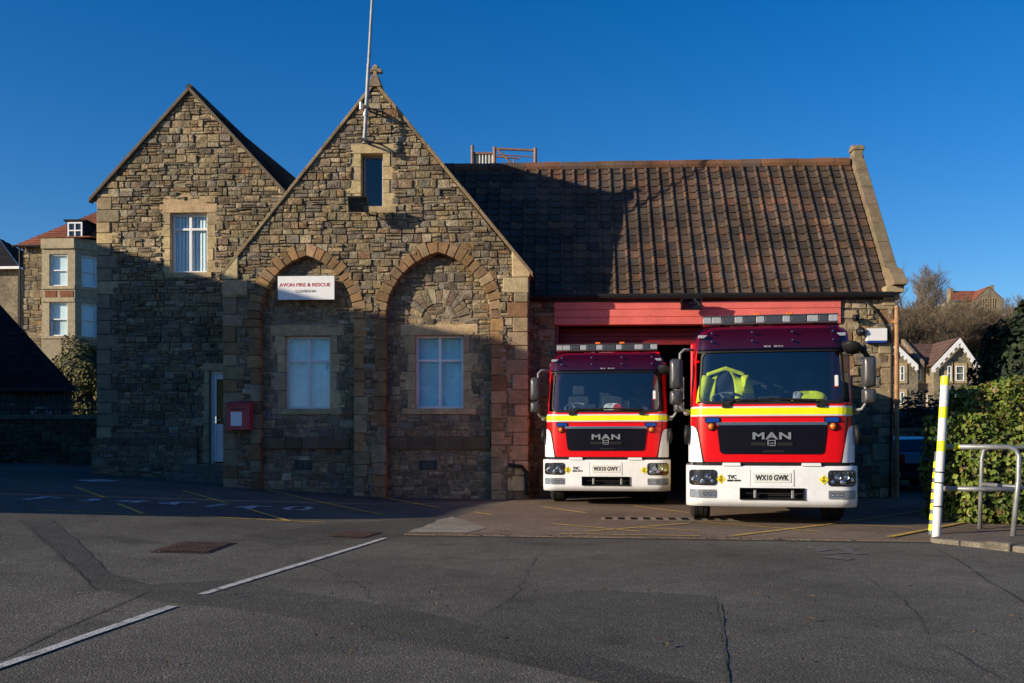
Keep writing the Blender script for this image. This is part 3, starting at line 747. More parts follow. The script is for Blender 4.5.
# ---- engine house (plane Y=22)
YE = 22.0; EX1 = 7.40; DJ0, DJ1 = -.17, 6.22; DH = 3.92; EEZ = 4.68; RZ, RY = 8.33, 24.76
m = MB()
for pl, hs in ((rect(WX1 + .02, DJ0, -.1, EEZ - .1), []), (rect(DJ1, EX1, -.1, EEZ - .1), [])):
    backing(m, pl, [], YE); masonry(m, pl, YE, hs, pal=STONES + ORANGE[:2], band=(.2, .32))
fn = lambda x, y, z: (EX1 + (YE - y), YE + x, z)
eg = [(0, -.1), (7.5, -.1), (7.5, 4.56), (2.76, 8.44), (0, 4.56)]
backing(m, eg, [], YE, fn=fn); masonry(m, eg, YE, fn=fn)
part(m, 'engine_house_wall', SM)
m = MB(); z = -.1; k = 0
while z < EEZ - .35:
    z2 = min(EEZ - .32, z + U(.26, .4)); wd = (.45 if k % 2 else .28) + U(-.03, .03); k += 1
    m.box(EX1 - wd, EX1 + .03, YE - .045 + U(0, .01), YE + (.25 if k % 2 else .42), z + .006, z2 - .006, jit(random.choice(ORANGE[:4] + STONES[:8] + BUFF[:1]))); z = z2
part(m, 'quoin', M_dressA, bevel=.016)
for xj, s in ((DJ1 + .002, 1), (DJ0 - .002, -1)):
    z = -.1; m = MB()
    while z < DH + .3:
        z2 = min(DH + .3, z + U(.26, .4)); xe = xj + s * U(.24, .4); m.box(min(xj, xe), max(xj, xe), YE - .045, YE + .3, z + .006, z2 - .006, jit(random.choice(ORANGE[:3] + STONES[:6]))); z = z2
    part(m, 'door_jamb', M_dressA, bevel=.016)
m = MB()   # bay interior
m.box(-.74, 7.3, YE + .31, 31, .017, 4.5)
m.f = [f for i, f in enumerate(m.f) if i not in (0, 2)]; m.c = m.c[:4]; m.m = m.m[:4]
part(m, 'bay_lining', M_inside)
m = MB()
for i, (za, zb) in enumerate([(DH, DH + .17), (DH + .175, DH + .345), (DH + .35, DH + .52)]): m.box(DJ0 - .02, DJ1 + .03, YE - .10 + .004 * (i % 2), YE + .2, za, zb)
part(m, 'door_beam', M_doorred, bevel=.012)
m = MB()
for i in range(4): m.box(DJ0 + .1, DJ1 - .1, YE + .34 + .05 * i, YE + .40 + .05 * i, 3.50 + i * .1, 3.60 + i * .1 - .006)
m.box(DJ0 + .1, DJ1 - .1, YE + .56, YE + 3.2, 3.86, 3.93)
part(m, 'raised_door', M_doordk, bevel=.01)
for xa, xb in ((DJ0 - .015, DJ0 + .09), (DJ1 - .09, DJ1 + .012)): m = MB(); m.box(xa, xb, YE - .02, YE + .28, .02, DH); part(m, 'door_frame', M_doordk, bevel=.01)
m = MB(); m.box(WX1 + .01, EX1 - .02, YE - .12, YE + .05, DH + .53, EEZ - .14); part(m, 'fascia', M_iron, bevel=.008)
m = MB(); gy, gz_ = YE - .20, EEZ - .13
prof = [(-.07, .05), (-.07, .0), (-.05, -.05), (0, -.07), (.05, -.05), (.07, .0), (.07, .05), (.05, .05), (.045, 0), (0, -.045), (-.045, 0), (-.05, .05)]
m.prism([(a, b) for a, b in prof][::1], WX1 + .03, EX1 - .05, fn=lambda x, y, z: (y, gy + x, gz_ + z))
part(m, 'gutter', M_black)
# clay tiles: pan with a side roll, lapped in rows
m = MB(); up = Vector((0, RY - YE, RZ - EEZ)); SL = up.length; up.normalize(); nrm = Vector((0, -up.z, up.y)); base = Vector((0, YE, EEZ)) - up * .20
TP = [(.082, .056, .040)] * 8 + [(.10, .064, .044)] * 4 + [(.062, .046, .036)] * 6 + [(.12, .068, .042)] * 2 + [(.125, .066, .040)] * 1
tw = .305; ncol = 37; xs0 = EX1 - .13 - ncol * tw; th = .262; nrow = int((SL + .20) / th) + 1
prof = [(0, .006), (.012, .034), (.032, .05), (.056, .05), (.076, .034), (.088, .006), (.2, .0), (.309, .004)]
for r in range(nrow):
    for c in range(ncol):
        cc = jit(random.choice(TP), .22); v0 = r * th + U(-.008, .008); v1 = min(v0 + th * 1.12, SL + .20); x = xs0 + c * tw + U(-.004, .004); lift = .030 + U(0, .010) + .016 * math.sin(c * .31 + r * .17) * math.sin(r * .29 + 1)
        if random.random() < .012: v0 -= .07
        A, B, D = [], [], []
        for px, pz in prof:
            sc0 = .016 * math.cos((px - .2) / .11 * 1.5) if px >= .1 else 0     # slightly scalloped lower edge
            A.append(base + Vector((x + px, 0, 0)) + up * (v0 - max(0, sc0)) + nrm * (pz + lift)); B.append(base + Vector((x + px, 0, 0)) + up * v1 + nrm * (pz + .004 + .016 * math.sin(c * .31 + r * .17) * math.sin(r * .29 + 1))); D.append(base + Vector((x + px, 0, 0)) + up * v0 + nrm * (max(0, pz - .03)))
        m.grid([A, B], cc); m.grid([D, A], cc)
o0 = base + Vector((xs0, 0, 0)) - nrm * .02
m.poly([o0, o0 + Vector((ncol * tw, 0, 0)), o0 + Vector((ncol * tw, 0, 0)) + up * (SL + .20), o0 + up * (SL + .20)], TP[0])
bk = Vector((xs0, RY, RZ)); m.poly([bk, bk + Vector((ncol * tw, 0, 0)), bk + Vector((ncol * tw, 4.8, -3.9)), bk + Vector((0, 4.8, -3.9))], TP[0])
part(m, 'tiled_roof', M_tile)
m = MB(); x = xs0 + .3
while x < EX1 - .2:
    x2 = min(EX1 - .15, x + .46); k = U(-.008, .008)
    m.tube([(x + .005, RY, RZ - .015 + k), (x2 - .005, RY, RZ - .015 + k)], .145 + U(-.005, .008), 12, jit(random.choice([(.14, .075, .045), (.115, .072, .047), (.10, .068, .05), (.165, .082, .045)]), .15)); x = x2
part(m, 'ridge', M_tile)
m = MB(); n = 7; cw0, cw1 = EX1 - .09, EX1 + .20
for i in range(n):
    a = base + up * (.30 + (SL + .1) * i / n); b = base + up * (.30 + (SL + .1) * (i + 1) / n - .006); e = U(-.006, .006)
    pts = [a - nrm * .1, b - nrm * .1, b + nrm * (.16 + e), a + nrm * (.16 + e)]
    o = len(m.v); cc = jit((.20, .15, .095), .15)
    for X in (cw0, cw1): m.v += [tuple(p + Vector((X, 0, 0))) for p in pts]
    for f in ((0, 1, 2, 3), (7, 6, 5, 4), (0, 4, 5, 1), (1, 5, 6, 2), (2, 6, 7, 3), (3, 7, 4, 0)): m.face([o + q for q in f], cc)
part(m, 'coping', M_dressA, bevel=.015)
m = MB()
for i, (za, zb, pr, xa) in enumerate([(EEZ - .36, EEZ - .24, .06, .20), (EEZ - .237, EEZ - .10, .16, .15), (EEZ - .097, EEZ + .05, .27, .12)]):
    m.box(EX1 - .22, EX1 + .06 + .06 * i, YE - pr, YE + .4, za, zb, jit(BUFF[2], .08))
m.prism([(-.40, EEZ + .053), (.4, EEZ + .053), (.4, EEZ + .6), (-.05, EEZ + .46), (-.40, EEZ + .12)], EX1 - .10, EX1 + .21, jit((.26, .20, .12), .08), fn=lambda x, y, z: (y, YE + x, z))
part(m, 'kneeler', M_dressA, bevel=.015)
m = MB(); m.box(EX1 - .07, EX1 + .17, RY - .16, RY + .16, RZ - .1, RZ + .28, (.22, .17, .105)); m.prism([(-.18, RZ + .28), (.18, RZ + .28), (.18, RZ + .35), (.08, RZ + .43), (-.08, RZ + .43), (-.18, RZ + .35)], EX1 - .10, EX1 + .20, (.21, .165, .10), fn=lambda x, y, z: (y, RY + x, z))
part(m, 'apex_stone', M_dressA, bevel=.02)
# rainwater pipes
def downpipe(name, x, y, z0, z1, r, mat, collars=True):
    m = MB(); m.tube([(x, y, z1), (x, y, z0)], r, 12)
    if collars:
        for z in (z0 + .5, (z0 + z1) / 2, z1 - .35): m.lathe([(r, -.06), (r * 1.3, -.05), (r * 1.3, .05), (r, .06)], (x, y, z), (0, 0, 1), 12); m.box(x - .1, x + .1, y + r * .8, y + r * .8 + .03, z - .03, z + .03)
    return part(m, name, mat, smooth=False)
q = P(896.5, 350, YE - .1); downpipe('downpipe', q.x, YE - .12, .02, EEZ - .38, .05, M_pipeo)
q = P(528.5, 350, YE - .4); m = MB(); m.tube([(q.x + .02, YE - .26, EEZ), (q.x, YE - .3, EEZ - .15), (q.x - .03, YE - .12, EEZ - .5), (q.x - .03, YE - .12, .1)], .04, 10); part(m, 'downpipe', M_black)
m = MB(); pts = [P(*k, YE - .08) for k in ((866, 302), (874, 308), (883, 320), (889, 332), (891.5, 345), (891.5, 400), (890, 470), (890, 496))]; m.tube(pts, .022, 8); part(m, 'cable_conduit', M_black, smooth=True)
m = MB(); m.tube([(WX1 - .38, YW - .12, .75), (WX1 - .1, YW - .12, .72), (WX1 + .0, YW - .12, .6), (WX1 + .0, YW - .12, .1)], .045, 10); m.box(WX1 - .06, WX1 + .06, YW - .2, YW, .5, .56); part(m, 'waste_pipe', M_black, smooth=False)
m = MB(); m.tube([P(877, 324.5, YE - .06), P(898, 325.5, YE - .06)], .014, 6); part(m, 'stay_rod', M_steel)
# ================================================================== things on the station
def thing(name, label, cat, group=None): return empty(name, label, cat, (0, 0, 0), 0, group)
def tri_free(): pass
# sign
a, b = P(278, 276.3, YW - .06), P(334.5, 299.5, YW - .06)
t = thing('station_sign', 'white name board with red lettering, fixed under the pointed arch', 'sign')
m = MB(); m.box(a.x, b.x, YW - .07, YW - .04, b.z, a.z); m.box(a.x + .1, a.x + .16, YW - .04, YW + .2, b.z + .04, a.z - .04); m.box(b.x - .16, b.x - .1, YW - .04, YW + .2, b.z + .04, a.z - .04); m.build('board', M_whitew, t, bevel=.004)
cx, cz = (a.x + b.x) / 2, (a.z + b.z) / 2; hh = a.z - b.z
text_obj('lettering', 'AVON FIRE & RESCUE', (b.x - a.x) * .90, hh * .15, M_textr, t, Matrix.Translation((cx - .03, YW - .071, cz + hh * .13)), bold=.012)
text_obj('lettering', 'CLEVEDON', (b.x - a.x) * .36, hh * .11, M_textg, t, Matrix.Translation((cx - .01, YW - .071, cz - hh * .14)), bold=.012)
# red wall box with a notice
a, b = P(227, 401, YW - .25), P(250, 430, YW - .25)
t = thing('wall_box', 'red wall mounted letter box with a white notice beside the white door', 'letter box')
m = MB(); m.prism([(0, b.z), (.24, b.z), (.24, a.z - .05), (0, a.z - .1)][::1], a.x, b.x, fn=lambda x, y, z: (y, YW - .29 + x, z)); m.build('body', M_boxred, t, bevel=.008)
m = MB(); m.prism([(-.03, a.z - .105), (.27, a.z - .03), (.27, a.z), (-.03, a.z - .075)], a.x - .02, b.x + .02, fn=lambda x, y, z: (y, YW - .29 + x, z)); m.build('lid', M_boxred, t, bevel=.006)
m = MB(); m.box(a.x + .1, b.x - .17, YW - .296, YW - .288, b.z + .09, a.z - .24); m.build('notice', M_whitew, t)
m = MB(); m.box(a.x + .1, b.x - .1, YW - .3, YW - .286, a.z - .19, a.z - .17); m.build('slot', M_black, t)
# floodlights
def floodlight(label, c, w, h, d, tilt, bar):
    t = thing('floodlight', label, 'floodlight', 'floodlights on the station walls')
    T = Matrix.Translation(c) @ Matrix.Rotation(tilt, 4, 'X')
    m = MB(); k = .82
    o = [(-w / 2, -d, -h / 2), (w / 2, -d, -h / 2), (w / 2, -d, h / 2), (-w / 2, -d, h / 2), (-w / 2 * k, 0, -h / 2 * k), (w / 2 * k, 0, -h / 2 * k), (w / 2 * k, 0, h / 2 * k), (-w / 2 * k, 0, h / 2 * k)]
    m.add([T @ Vector(q) for q in o], [(1, 0, 4, 5), (2, 1, 5, 6), (3, 2, 6, 7), (0, 3, 7, 4), (4, 7, 6, 5)])
    for x0, x1, z0, z1 in ((-w / 2, w / 2, h / 2 - .02, h / 2 + .012), (-w / 2, w / 2, -h / 2 - .012, -h / 2 + .02), (-w / 2 - .012, -w / 2 + .02, -h / 2 - .012, h / 2 + .012), (w / 2 - .02, w / 2 + .012, -h / 2 - .012, h / 2 + .012)): m.box(x0, x1, -d - .015, -d + .012, z0, z1, T=T)
    for i in range(7): m.box(-w * .38 + i * w * .125, -w * .38 + i * w * .125 + .012, 0, .03, -h * .35, h * .35, T=T)
    m.build('housing', M_black, t)
    m = MB(); m.grid([[T @ Vector((w * (-.44 + .88 * i / 6), -d * .3 - .02 * abs(i - 3) / 3, h * (-.42 + .84 * j / 4))) for i in range(7)] for j in range(5)]); m.tube([T @ Vector((-w * .3, -d * .5, 0)), T @ Vector((w * .3, -d * .5, 0))], .02, 8); m.build('reflector', M_steel, t)
    m = MB(); m.poly([T @ Vector(q) for q in ((-w / 2 + .015, -d - .004, -h / 2 + .015), (w / 2 - .015, -d - .004, -h / 2 + .015), (w / 2 - .015, -d - .004, h / 2 - .015), (-w / 2 + .015, -d - .004, h / 2 - .015))]); m.build('lens', M_glassd, t)
    m = MB(); m.tube(bar, .016, 8); m.tube([T @ Vector((-w / 2 - .02, -d * .4, 0)), T @ Vector((w / 2 + .02, -d * .4, 0))], .012, 8); m.build('bracket', M_black, t)
c = P(359.5, 203.5, YW - .42)
floodlight('square black floodlight below the narrow gable window', c, .42, .32, .14, R(20), [c, (c.x + .15, YW - .3, c.z - .2), (c.x + .3, YW, c.z - .18)])
c = P(690.5, 303, YE - .34)
floodlight('black floodlight on the fascia over the red bay opening', c, .44, .27, .14, R(12), [c, (c.x, YE - .2, c.z + .12), (c.x, YE - .05, c.z + .12)])
# alarm sounder box, bell and camera on the right pier
a, b = P(866.5, 328.5, YE - .12), P(887, 341, YE - .12)
t = thing('alarm_box', 'white alarm sounder box on the stone pier beside the bay', 'alarm box')
m = MB(); m.box(a.x, b.x, YE - .16, YE - .03, b.z, a.z); m.build('cover', M_whitew, t, bevel=.015)
m = MB(); m.box(a.x + .01, b.x - .01, YE - .15, YE - .02, b.z - .045, b.z - .002); m.build('base', M_bluel, t, bevel=.01)
c = P(860.5, 331.5, YE - .14)
t = thing('alarm_bell', 'round black alarm bell left of the white sounder box', 'bell')
m = MB(); m.lathe([(0, -.11), (.05, -.105), (.085, -.08), (.10, -.04), (.105, 0), (.06, .01), (.05, .12)], c, (0, 1, 0), 18); m.build('gong', M_black, t, smooth=True)
m = MB(); m.lathe([(0, -.13), (.02, -.128), (.02, -.1)], c, (0, 1, 0), 10); m.build('screw', M_steel, t)
c = P(856, 318, YE - .16)
t = thing('wall_lamp', 'small round black bulkhead lamp above the alarm bell', 'lamp')
m = MB(); m.lathe([(0, -.09), (.05, -.08), (.07, -.04), (.075, 0), (.075, .05), (.04, .06), (.04, .14)], c, (0, 1, 0), 16); m.build('housing', M_black, t, smooth=True)
m = MB(); m.lathe([(0, -.098), (.035, -.093), (.05, -.082)], c, (0, 1, 0), 14); m.build('lens', M_glassd, t, smooth=True)
# radio mast in front of the gable
t = thing('radio_mast', 'tall thin galvanised radio mast rising past the gable finial', 'mast')
mp0, mp1 = P(364.3, 143, YW - .42), P(372.2, 0, YW - .42); dd = (mp1 - mp0); top = mp0 + dd * 1.45
m = MB(); m.tube([mp0, mp0 + dd * .55, mp0 + dd * .551, top], [.042, .042, .034, .03], 12); m.lathe([(.042, -.05), (.06, -.045), (.06, .045), (.042, .05)], mp0 + dd * .2, dd, 12); m.build('pole', M_steel, t, smooth=False)
for k in (.02, .25):
    q = mp0 + dd * k
    m = MB(); m.tube([q, (q.x + .02, YW + .02, q.z + .04)], .026, 8); m.tube([(q.x + .3, YW - .02, q.z + .02), (q.x + .03, YW - .38, q.z)], .02, 8); m.box(q.x - .06, q.x + .06, q.y - .06, q.y + .06, q.z - .03, q.z + .03); m.build('bracket', M_iron, t)
q = mp0 + dd * .02; m = MB(); m.tube([(q.x - .10, q.y + .1, q.z + .7), (q.x - .10, q.y + .1, q.z + .86)], .03, 8); m.build('junction_box', M_whitew, t)
# scaffold frame standing behind the ridge
t = thing('scaffold_frame', 'rusty scaffold rail frame with a corrugated panel behind the roof ridge', 'scaffold')
YS = 26.2
def SP(x, y, dy=0): return P(x, y, YS + dy)
def up_(p): return Vector((p.x, p.y, 7.0))
for x, y in ((472.3, 145.5), (494.5, 147), (535.3, 148)):
    m = MB(); m.tube([up_(SP(x, y)), SP(x, y)], .045 if x < 530 else .05, 8); m.build('upright', M_scaf, t)
for a, b, r in [((495, 148.8), (536, 150.5), .035), ((495, 156.5), (520, 158.5), .025), ((497, 149), (512, 164), .03), ((497, 154.5), (535, 157), .018), ((514, 159.5), (514, 166), .02)]:
    m = MB(); m.tube([SP(*a), SP(*b)], r, 8); m.build('rail', M_scaf, t)
a, b = SP(474, 154.5, .05), SP(493.5, 154.8, .05); n = 48
m = MB(); m.grid([[Vector((a.x + (b.x - a.x) * i / n, YS + .05 + .03 * math.sin(i * 2 * math.pi / 8), z)) for i in range(n + 1)] for z in (7.4, a.z)]); m.build('corrugated_panel', M_sheet, t)
m = MB(); m.box(a.x, b.x, YS, YS + .1, a.z, a.z + .05); m.build('top_rail', M_scaf, t)

# ================================================================== drain covers
t = thing('drain_grate', 'black slotted drainage channel cover across the forecourt', 'drain grate')
g0, g1 = G(604, 519.5), G(745, 520.5); d = (g1 - g0); Ld = d.length; d.normalize(); nn = Vector((-d.y, d.x, 0)); m = MB(); s_ = MB()
T = Matrix.Translation((g0.x, g0.y, .017)) @ Matrix(((d.x, nn.x, 0, 0), (d.y, nn.y, 0, 0), (0, 0, 1, 0), (0, 0, 0, 1)))
m.box(-.05, Ld, -.28, .28, 0, .003, T=T); m.build('frame', M_grate, t); x = 0.02
while x < Ld - .1:
    s_.box(x, x + .115, -.22, .22, .0032, .005, T=T); x += .205
s_.build('slots', M_slot, t)
for k, (pix, lab) in enumerate([(((148, 552.5), (208, 553.8), (237, 543), (182, 541.5)), 'larger rusty square inspection cover in the asphalt'), (((324, 537), (364, 538.8), (385, 533), (346, 531)), 'smaller rusty inspection cover near the white line end')]):
    t = thing('inspection_cover', lab, 'manhole cover', 'rusty covers in the asphalt')
    q = [G(*p_) for p_ in pix]; ctr = sum(q, Vector()) / 4
    m = MB(); z = .006; ring = [Vector((p_.x, p_.y, p_.z + z)) for p_ in q]; inn = [ctr + (p_ - ctr) * .9 + Vector((0, 0, z)) for p_ in q]
    for i in range(4): m.poly([ring[i], ring[(i + 1) % 4], inn[(i + 1) % 4], inn[i]])
    m.build('frame', M_rust, t)
    m = MB(); z = .012; c4 = [ctr + (p_ - ctr) * .88 + Vector((0, 0, z)) for p_ in q]; m.poly(c4); nx, ny = (12, 8) if k == 0 else (9, 6)
    for i in range(nx):
        for j in range(ny):
            u0, v0, u1, v1 = (i + .2) / nx, (j + .25) / ny, (i + .8) / nx, (j + .75) / ny
            f = lambda u, v: (c4[0].lerp(c4[1], u)).lerp(c4[3].lerp(c4[2], u), v) + Vector((0, 0, .008))
            m.poly([f(u0, v0), f(u1, v0), f(u1, v1), f(u0, v1)])
    m.build('lid', M_rust, t)

# ================================================================== FIRE ENGINES (front faces -Y, origin on the ground under the bumper)
def W_(z): return 1.18 if z < 1.9 else 1.18 - .06 * (z - 1.9)
def fy(x, z, W=None, r=.24):
    W = W or W_(z); ax = min(abs(x), W); y = .06 * (ax / 1.2) ** 2; d = ax - (W - r)
    if d > 0: y += r - math.sqrt(max(r * r - d * d, 0))
    if z > 1.75: y += .10 * (z - 1.75)
    if z > 2.62: y += .5 * (z - 2.62) ** 2
    return y
def panel(mb, rows, off=.006, thick=.02, n=18, c=(1, 1, 1), m=0, f=fy):
    ft = [[(xl + (xr - xl) * i / n, f(xl + (xr - xl) * i / n, z) - off, z) for i in range(n + 1)] for z, xl, xr in rows]
    bk = [[(x, y + thick, z) for x, y, z in r] for r in ft]
    mb.grid(ft, c, m); k = len(ft)
    edge = [(0, j) for j in range(n + 1)] + [(i, n) for i in range(1, k)] + [(k - 1, j) for j in range(n - 1, -1, -1)] + [(i, 0) for i in range(k - 2, 0, -1)]
    o = len(mb.v); mb.v += [ft[i][j] for i, j in edge] + [bk[i][j] for i, j in edge]; e = len(edge)
    for q in range(e): mb.face([o + q, o + e + q, o + e + (q + 1) % e, o + (q + 1) % e], c, m)
def rrows(x0, x1, z0, z1, r, n=4, xt=None, sub=1):
    """rounded rectangle rows; xt = (x0, x1) at the top for a taper"""
    xt = xt or (x0, x1); out = []
    L_ = lambda z: (x0 + (xt[0] - x0) * (z - z0) / (z1 - z0), x1 + (xt[1] - x1) * (z - z0) / (z1 - z0))
    zs = [z0 + r * (1 - math.cos(math.pi / 2 * i / n)) for i in range(n + 1)]
    ins = [r * (1 - math.sin(math.pi / 2 * i / n)) for i in range(n + 1)]
    for z, i in zip(zs, ins): a, b = L_(z); out.append((z, a + i, b - i))
    for k in range(1, sub):
        z = z0 + r + (z1 - z0 - 2 * r) * k / sub; a, b = L_(z); out.append((z, a, b))
    for z, i in zip(reversed(zs), reversed(ins)): zz = z0 + z1 - z; a, b = L_(zz); out.append((zz, a + i, b - i))
    return out
FE = empty('fire_engine', 'red and white fire engine', 'fire engine', group='fire engines at the bays')
WSZ0, WSZ1 = 1.84, 2.64
# cab shell
zs = [.955, .98, 1.2, 1.5, 1.75, WSZ0, 2.1, 2.4, WSZ1, 2.75, 2.86, 2.94, 2.99, 3.01]
def shell_row(z):
    W = W_(z); k = 0
    if z > 2.8: k = (1 - math.cos(min(1, (z - 2.8) / .21) * math.pi / 2)) * .16
    W -= k; xf = [(W - .24) * (-1 + 2 * i / 14) for i in range(15)]; co = [W - .24 + .24 * math.sin(R(t)) for t in (15, 30, 52, 75, 90)]
    pts = [(x, fy(x, z, W) + k * .9, z) for x in xf]; rt = [(x, fy(x, z, W) + k * .9, z) for x in co]; lf = [(-x, y, z) for x, y, z in reversed(rt)]
    sd = [(W, y, z) for y in (.38, .8, 1.28, 2.0)]; ls = [(-x, y, z) for x, y, z in reversed(sd)]
    return ls + lf + pts + rt + sd
rows = [shell_row(z) for z in zs]; nc = len(rows[0])
def skip(i, j):
    if zs[i] >= WSZ0 - .001 and zs[i + 1] <= WSZ1 + .001:
        if 4 + 2 < j + .5 < nc - 1 - 6: return True       # windscreen opening
        if j in (1, 2) or j in (nc - 3, nc - 4): return True  # door windows
    return False
m = MB(); m.grid(rows, skip=skip)
topc = rows[-1]; o = len(m.v); m.v += topc; m.face([o + i for i in range(nc)])
for z0, z1 in ((.9, WSZ0), (WSZ1, 3.0)): m.box(-W_(z0) + .03, W_(z0) - .03, 1.96, 2.0, z0, z1)
cab = m.build('cab', M_red, FE, smooth=True)
e = cab.modifiers.new('edges', 'EDGE_SPLIT'); e.split_angle = R(40)
# black windscreen surround and glass
m = MB(); W0 = .97 + .12
def wsx(z): return (W_(z) - .24 + .115)
outer = rrows(-wsx(WSZ0) - .012, wsx(WSZ0) + .012, WSZ0 - .02, WSZ1 + .02, .12, 5, (-wsx(WSZ1) - .012, wsx(WSZ1) + .012), 5)
inner = rrows(-wsx(WSZ0) + .012, wsx(WSZ0) - .012, WSZ0 + .025, WSZ1 - .03, .10, 5, (-wsx(WSZ1) + .012, wsx(WSZ1) - .012), 5)
def outline(rw, n=24):
    L_ = [(xl, z) for z, xl, xr in rw]; Rr = [(xr, z) for z, xl, xr in rw]
    bot = [(rw[0][1] + (rw[0][2] - rw[0][1]) * i / n, rw[0][0]) for i in range(n + 1)]; tp = [(rw[-1][2] + (rw[-1][1] - rw[-1][2]) * i / n, rw[-1][0]) for i in range(n + 1)]
    return bot[:-1] + Rr[:-1] + tp[:-1] + L_[::-1][:-1]
oo, ii = outline(outer), outline(inner); o = len(m.v); k = len(oo)
m.v += [(x, fy(x, z) - .008, z) for x, z in oo] + [(x, fy(x, z) - .008, z) for x, z in ii] + [(x, fy(x, z) + .03, z) for x, z in ii] + [(x, fy(x, z) + .02, z) for x, z in oo]
for q in range(k):
    r_ = (q + 1) % k; m.face((o + q, o + r_, o + k + r_, o + k + q)); m.face((o + k + q, o + k + r_, o + 2 * k + r_, o + 2 * k + q)); m.face((o + q, o + 3 * k + q, o + 3 * k + r_, o + r_))
m.build('windscreen_seal', M_black, FE)
m = MB(); rw = rrows(-wsx(WSZ0) + .0, wsx(WSZ0) - .0, WSZ0, WSZ1, .10, 5, (-wsx(WSZ1), wsx(WSZ1)), 8)
m.grid([[(xl + (xr - xl) * i / 28, fy(xl + (xr - xl) * i / 28, z) + .012, z) for i in range(29)] for z, xl, xr in rw]); wsn = m.build('windscreen', M_screen, FE, smooth=True)
m = MB(); panel(m, rrows(.905, .955, 2.08, 2.24, .01, 2), .001, .004, 3); m.build('sticker', M_whitew, wsn)
m = MB(); panel(m, rrows(.890, .962, 2.065, 2.078, .003, 2), .001, .004, 3); m.build('sticker_edge', M_textr, wsn)
for s in (-1, 1):
    m = MB(); x = s * (W_(2.2) - .012); m.poly([(x, .3, WSZ0), (x, 1.3, WSZ0), (x, 1.3, WSZ1), (x, .3, WSZ1)]); m.build('side_window', M_screen, FE)
# cabin: floor, dash, back wall, seats, steering wheel
m = MB(); m.box(-1.1, 1.1, .3, 1.95, 1.0, 1.04); m.box(-1.05, 1.05, 1.88, 1.94, 1.04, 2.8); m.box(-1.1, 1.1, .35, 1.95, 2.80, 2.83); m.build('cabin_lining', M_cabin, FE)
m = MB(); m.prism([(.22, 1.2), (.75, 1.2), (.78, 1.78), (.55, 1.88), (.22, 1.84)], -1.08, 1.08, fn=lambda x, y, z: (y, x, z)); m.box(-.16, .16, .40, .6, 1.86, 1.95); m.box(.02, .16, .62, .66, 1.86, 1.97); m.box(-.38, -.22, .5, .53, 1.86, 2.0); m.build('dashboard', M_cabin, FE, bevel=.02)
for x in (-.62, .62, .08):
    m = MB(); m.box(x - .24, x + .24, .95, 1.42, 1.42, 1.56); m.box(x - .22, x + .22, 1.38, 1.52, 1.56, 2.2); m.box(x - .13, x + .13, 1.40, 1.49, 2.22, 2.42); m.build('seat', M_seat, FE, bevel=.05, seg=3)
m = MB(); cw = Vector((-.62, .72, 1.93)); ax = Vector((0, -.45, .9)).normalized(); u_ = Vector((1, 0, 0)); v_ = ax.cross(u_)
m.tube([cw + (u_ * math.cos(t * math.pi / 12) + v_ * math.sin(t * math.pi / 12)) * .23 for t in range(25)], .018, 8, cap=False)
for t in (0, 2.1, 4.2): m.tube([cw - ax * .03, cw + (u_ * math.cos(t) + v_ * math.sin(t)) * .23], .014, 6)
m.lathe([(0, .0), (.08, -.01), (.09, -.05), (.04, -.2)], cw, ax, 14); m.build('steering_wheel', M_grey, FE, smooth=True)
# sun visor: tinted acrylic over the brow
m = MB(); zr = [2.64, 2.70, 2.78, 2.86, 2.92, 2.97, 3.0]; rr_ = []
for z in zr:
    w = 1.115 if z < 2.85 else 1.115 - .20 * ((z - 2.85) / .15) ** 2.5
    rr_.append([(x, fy(x * .98, z) - .075 + (0 if z < 2.9 else (z - 2.9) * 1.0), z) for x in [-w + 2 * w * i / 30 for i in range(31)]])
m.grid(rr_); vis = m.build('sun_visor', M_visor, FE, smooth=True)
for x in (-.87, -.28, .30, .88):
    for z in (2.765, 2.895):
        m = MB(); m.lathe([(0, -.014), (.012, -.012), (.016, 0), (.014, .06)], (x, fy(x, z) - .075, z), (0, 1, 0), 10); m.build('stud', M_chrome, vis)
for x in (-1.0, 1.0):
    m = MB(); m.box(x - .07, x + .07, fy(x, 2.84) - .10, fy(x, 2.84) - .02, 2.82, 2.87); m.build('marker_lamp', M_lensc, vis, bevel=.012)
m = MB()
for x, w in ((-.085, .05), (-.03, .03), (.06, .05), (.115, .03), (.155, .02)): m.box(x - w / 2, x + w / 2, fy(x, 2.68) - .082, fy(x, 2.68) - .076, 2.664, 2.688)
m.build('maker_plate', M_grey, vis)
m = MB(); panel(m, [(2.60, -1.08, 1.08), (2.655, -1.08, 1.08)], .03, .03, 20); m.build('brow_trim', M_black, FE)
# bands
def band(name, z0, z1, mat, off):
    m = MB(); W = W_(z0); rs = []
    for z in (z0, z1):
        xf = [(W - .24) * (-1 + 2 * i / 16) for i in range(17)]; co = [W - .24 + .24 * math.sin(R(t)) for t in (15, 30, 45, 60, 75, 90)]
        g = lambda x: (x * (1 + off / W), fy(x, z) - off, z)
        rs.append([(-W - off, 1.98, z)] + [g(-x) for x in reversed(co)] + [g(x) for x in xf] + [g(x) for x in co] + [(W + off, 1.98, z)])
    m.grid(rs); return m.build(name, mat, FE)
band('silver_band', 1.640, 1.662, M_silverr, .006); band('silver_band', 1.762, 1.786, M_silverr, .006); band('yellow_band', 1.662, 1.762, M_yellowr, .007)
m = MB()   # panel joints in the band and front flap
for x in (-1.06, 1.06): panel(m, [(1.64, x - .004, x + .004), (1.79, x - .004, x + .004)], .010, .01, 1)
panel(m, [(1.615, -1.02, 1.02), (1.623, -1.02, 1.02)], .004, .01, 24)
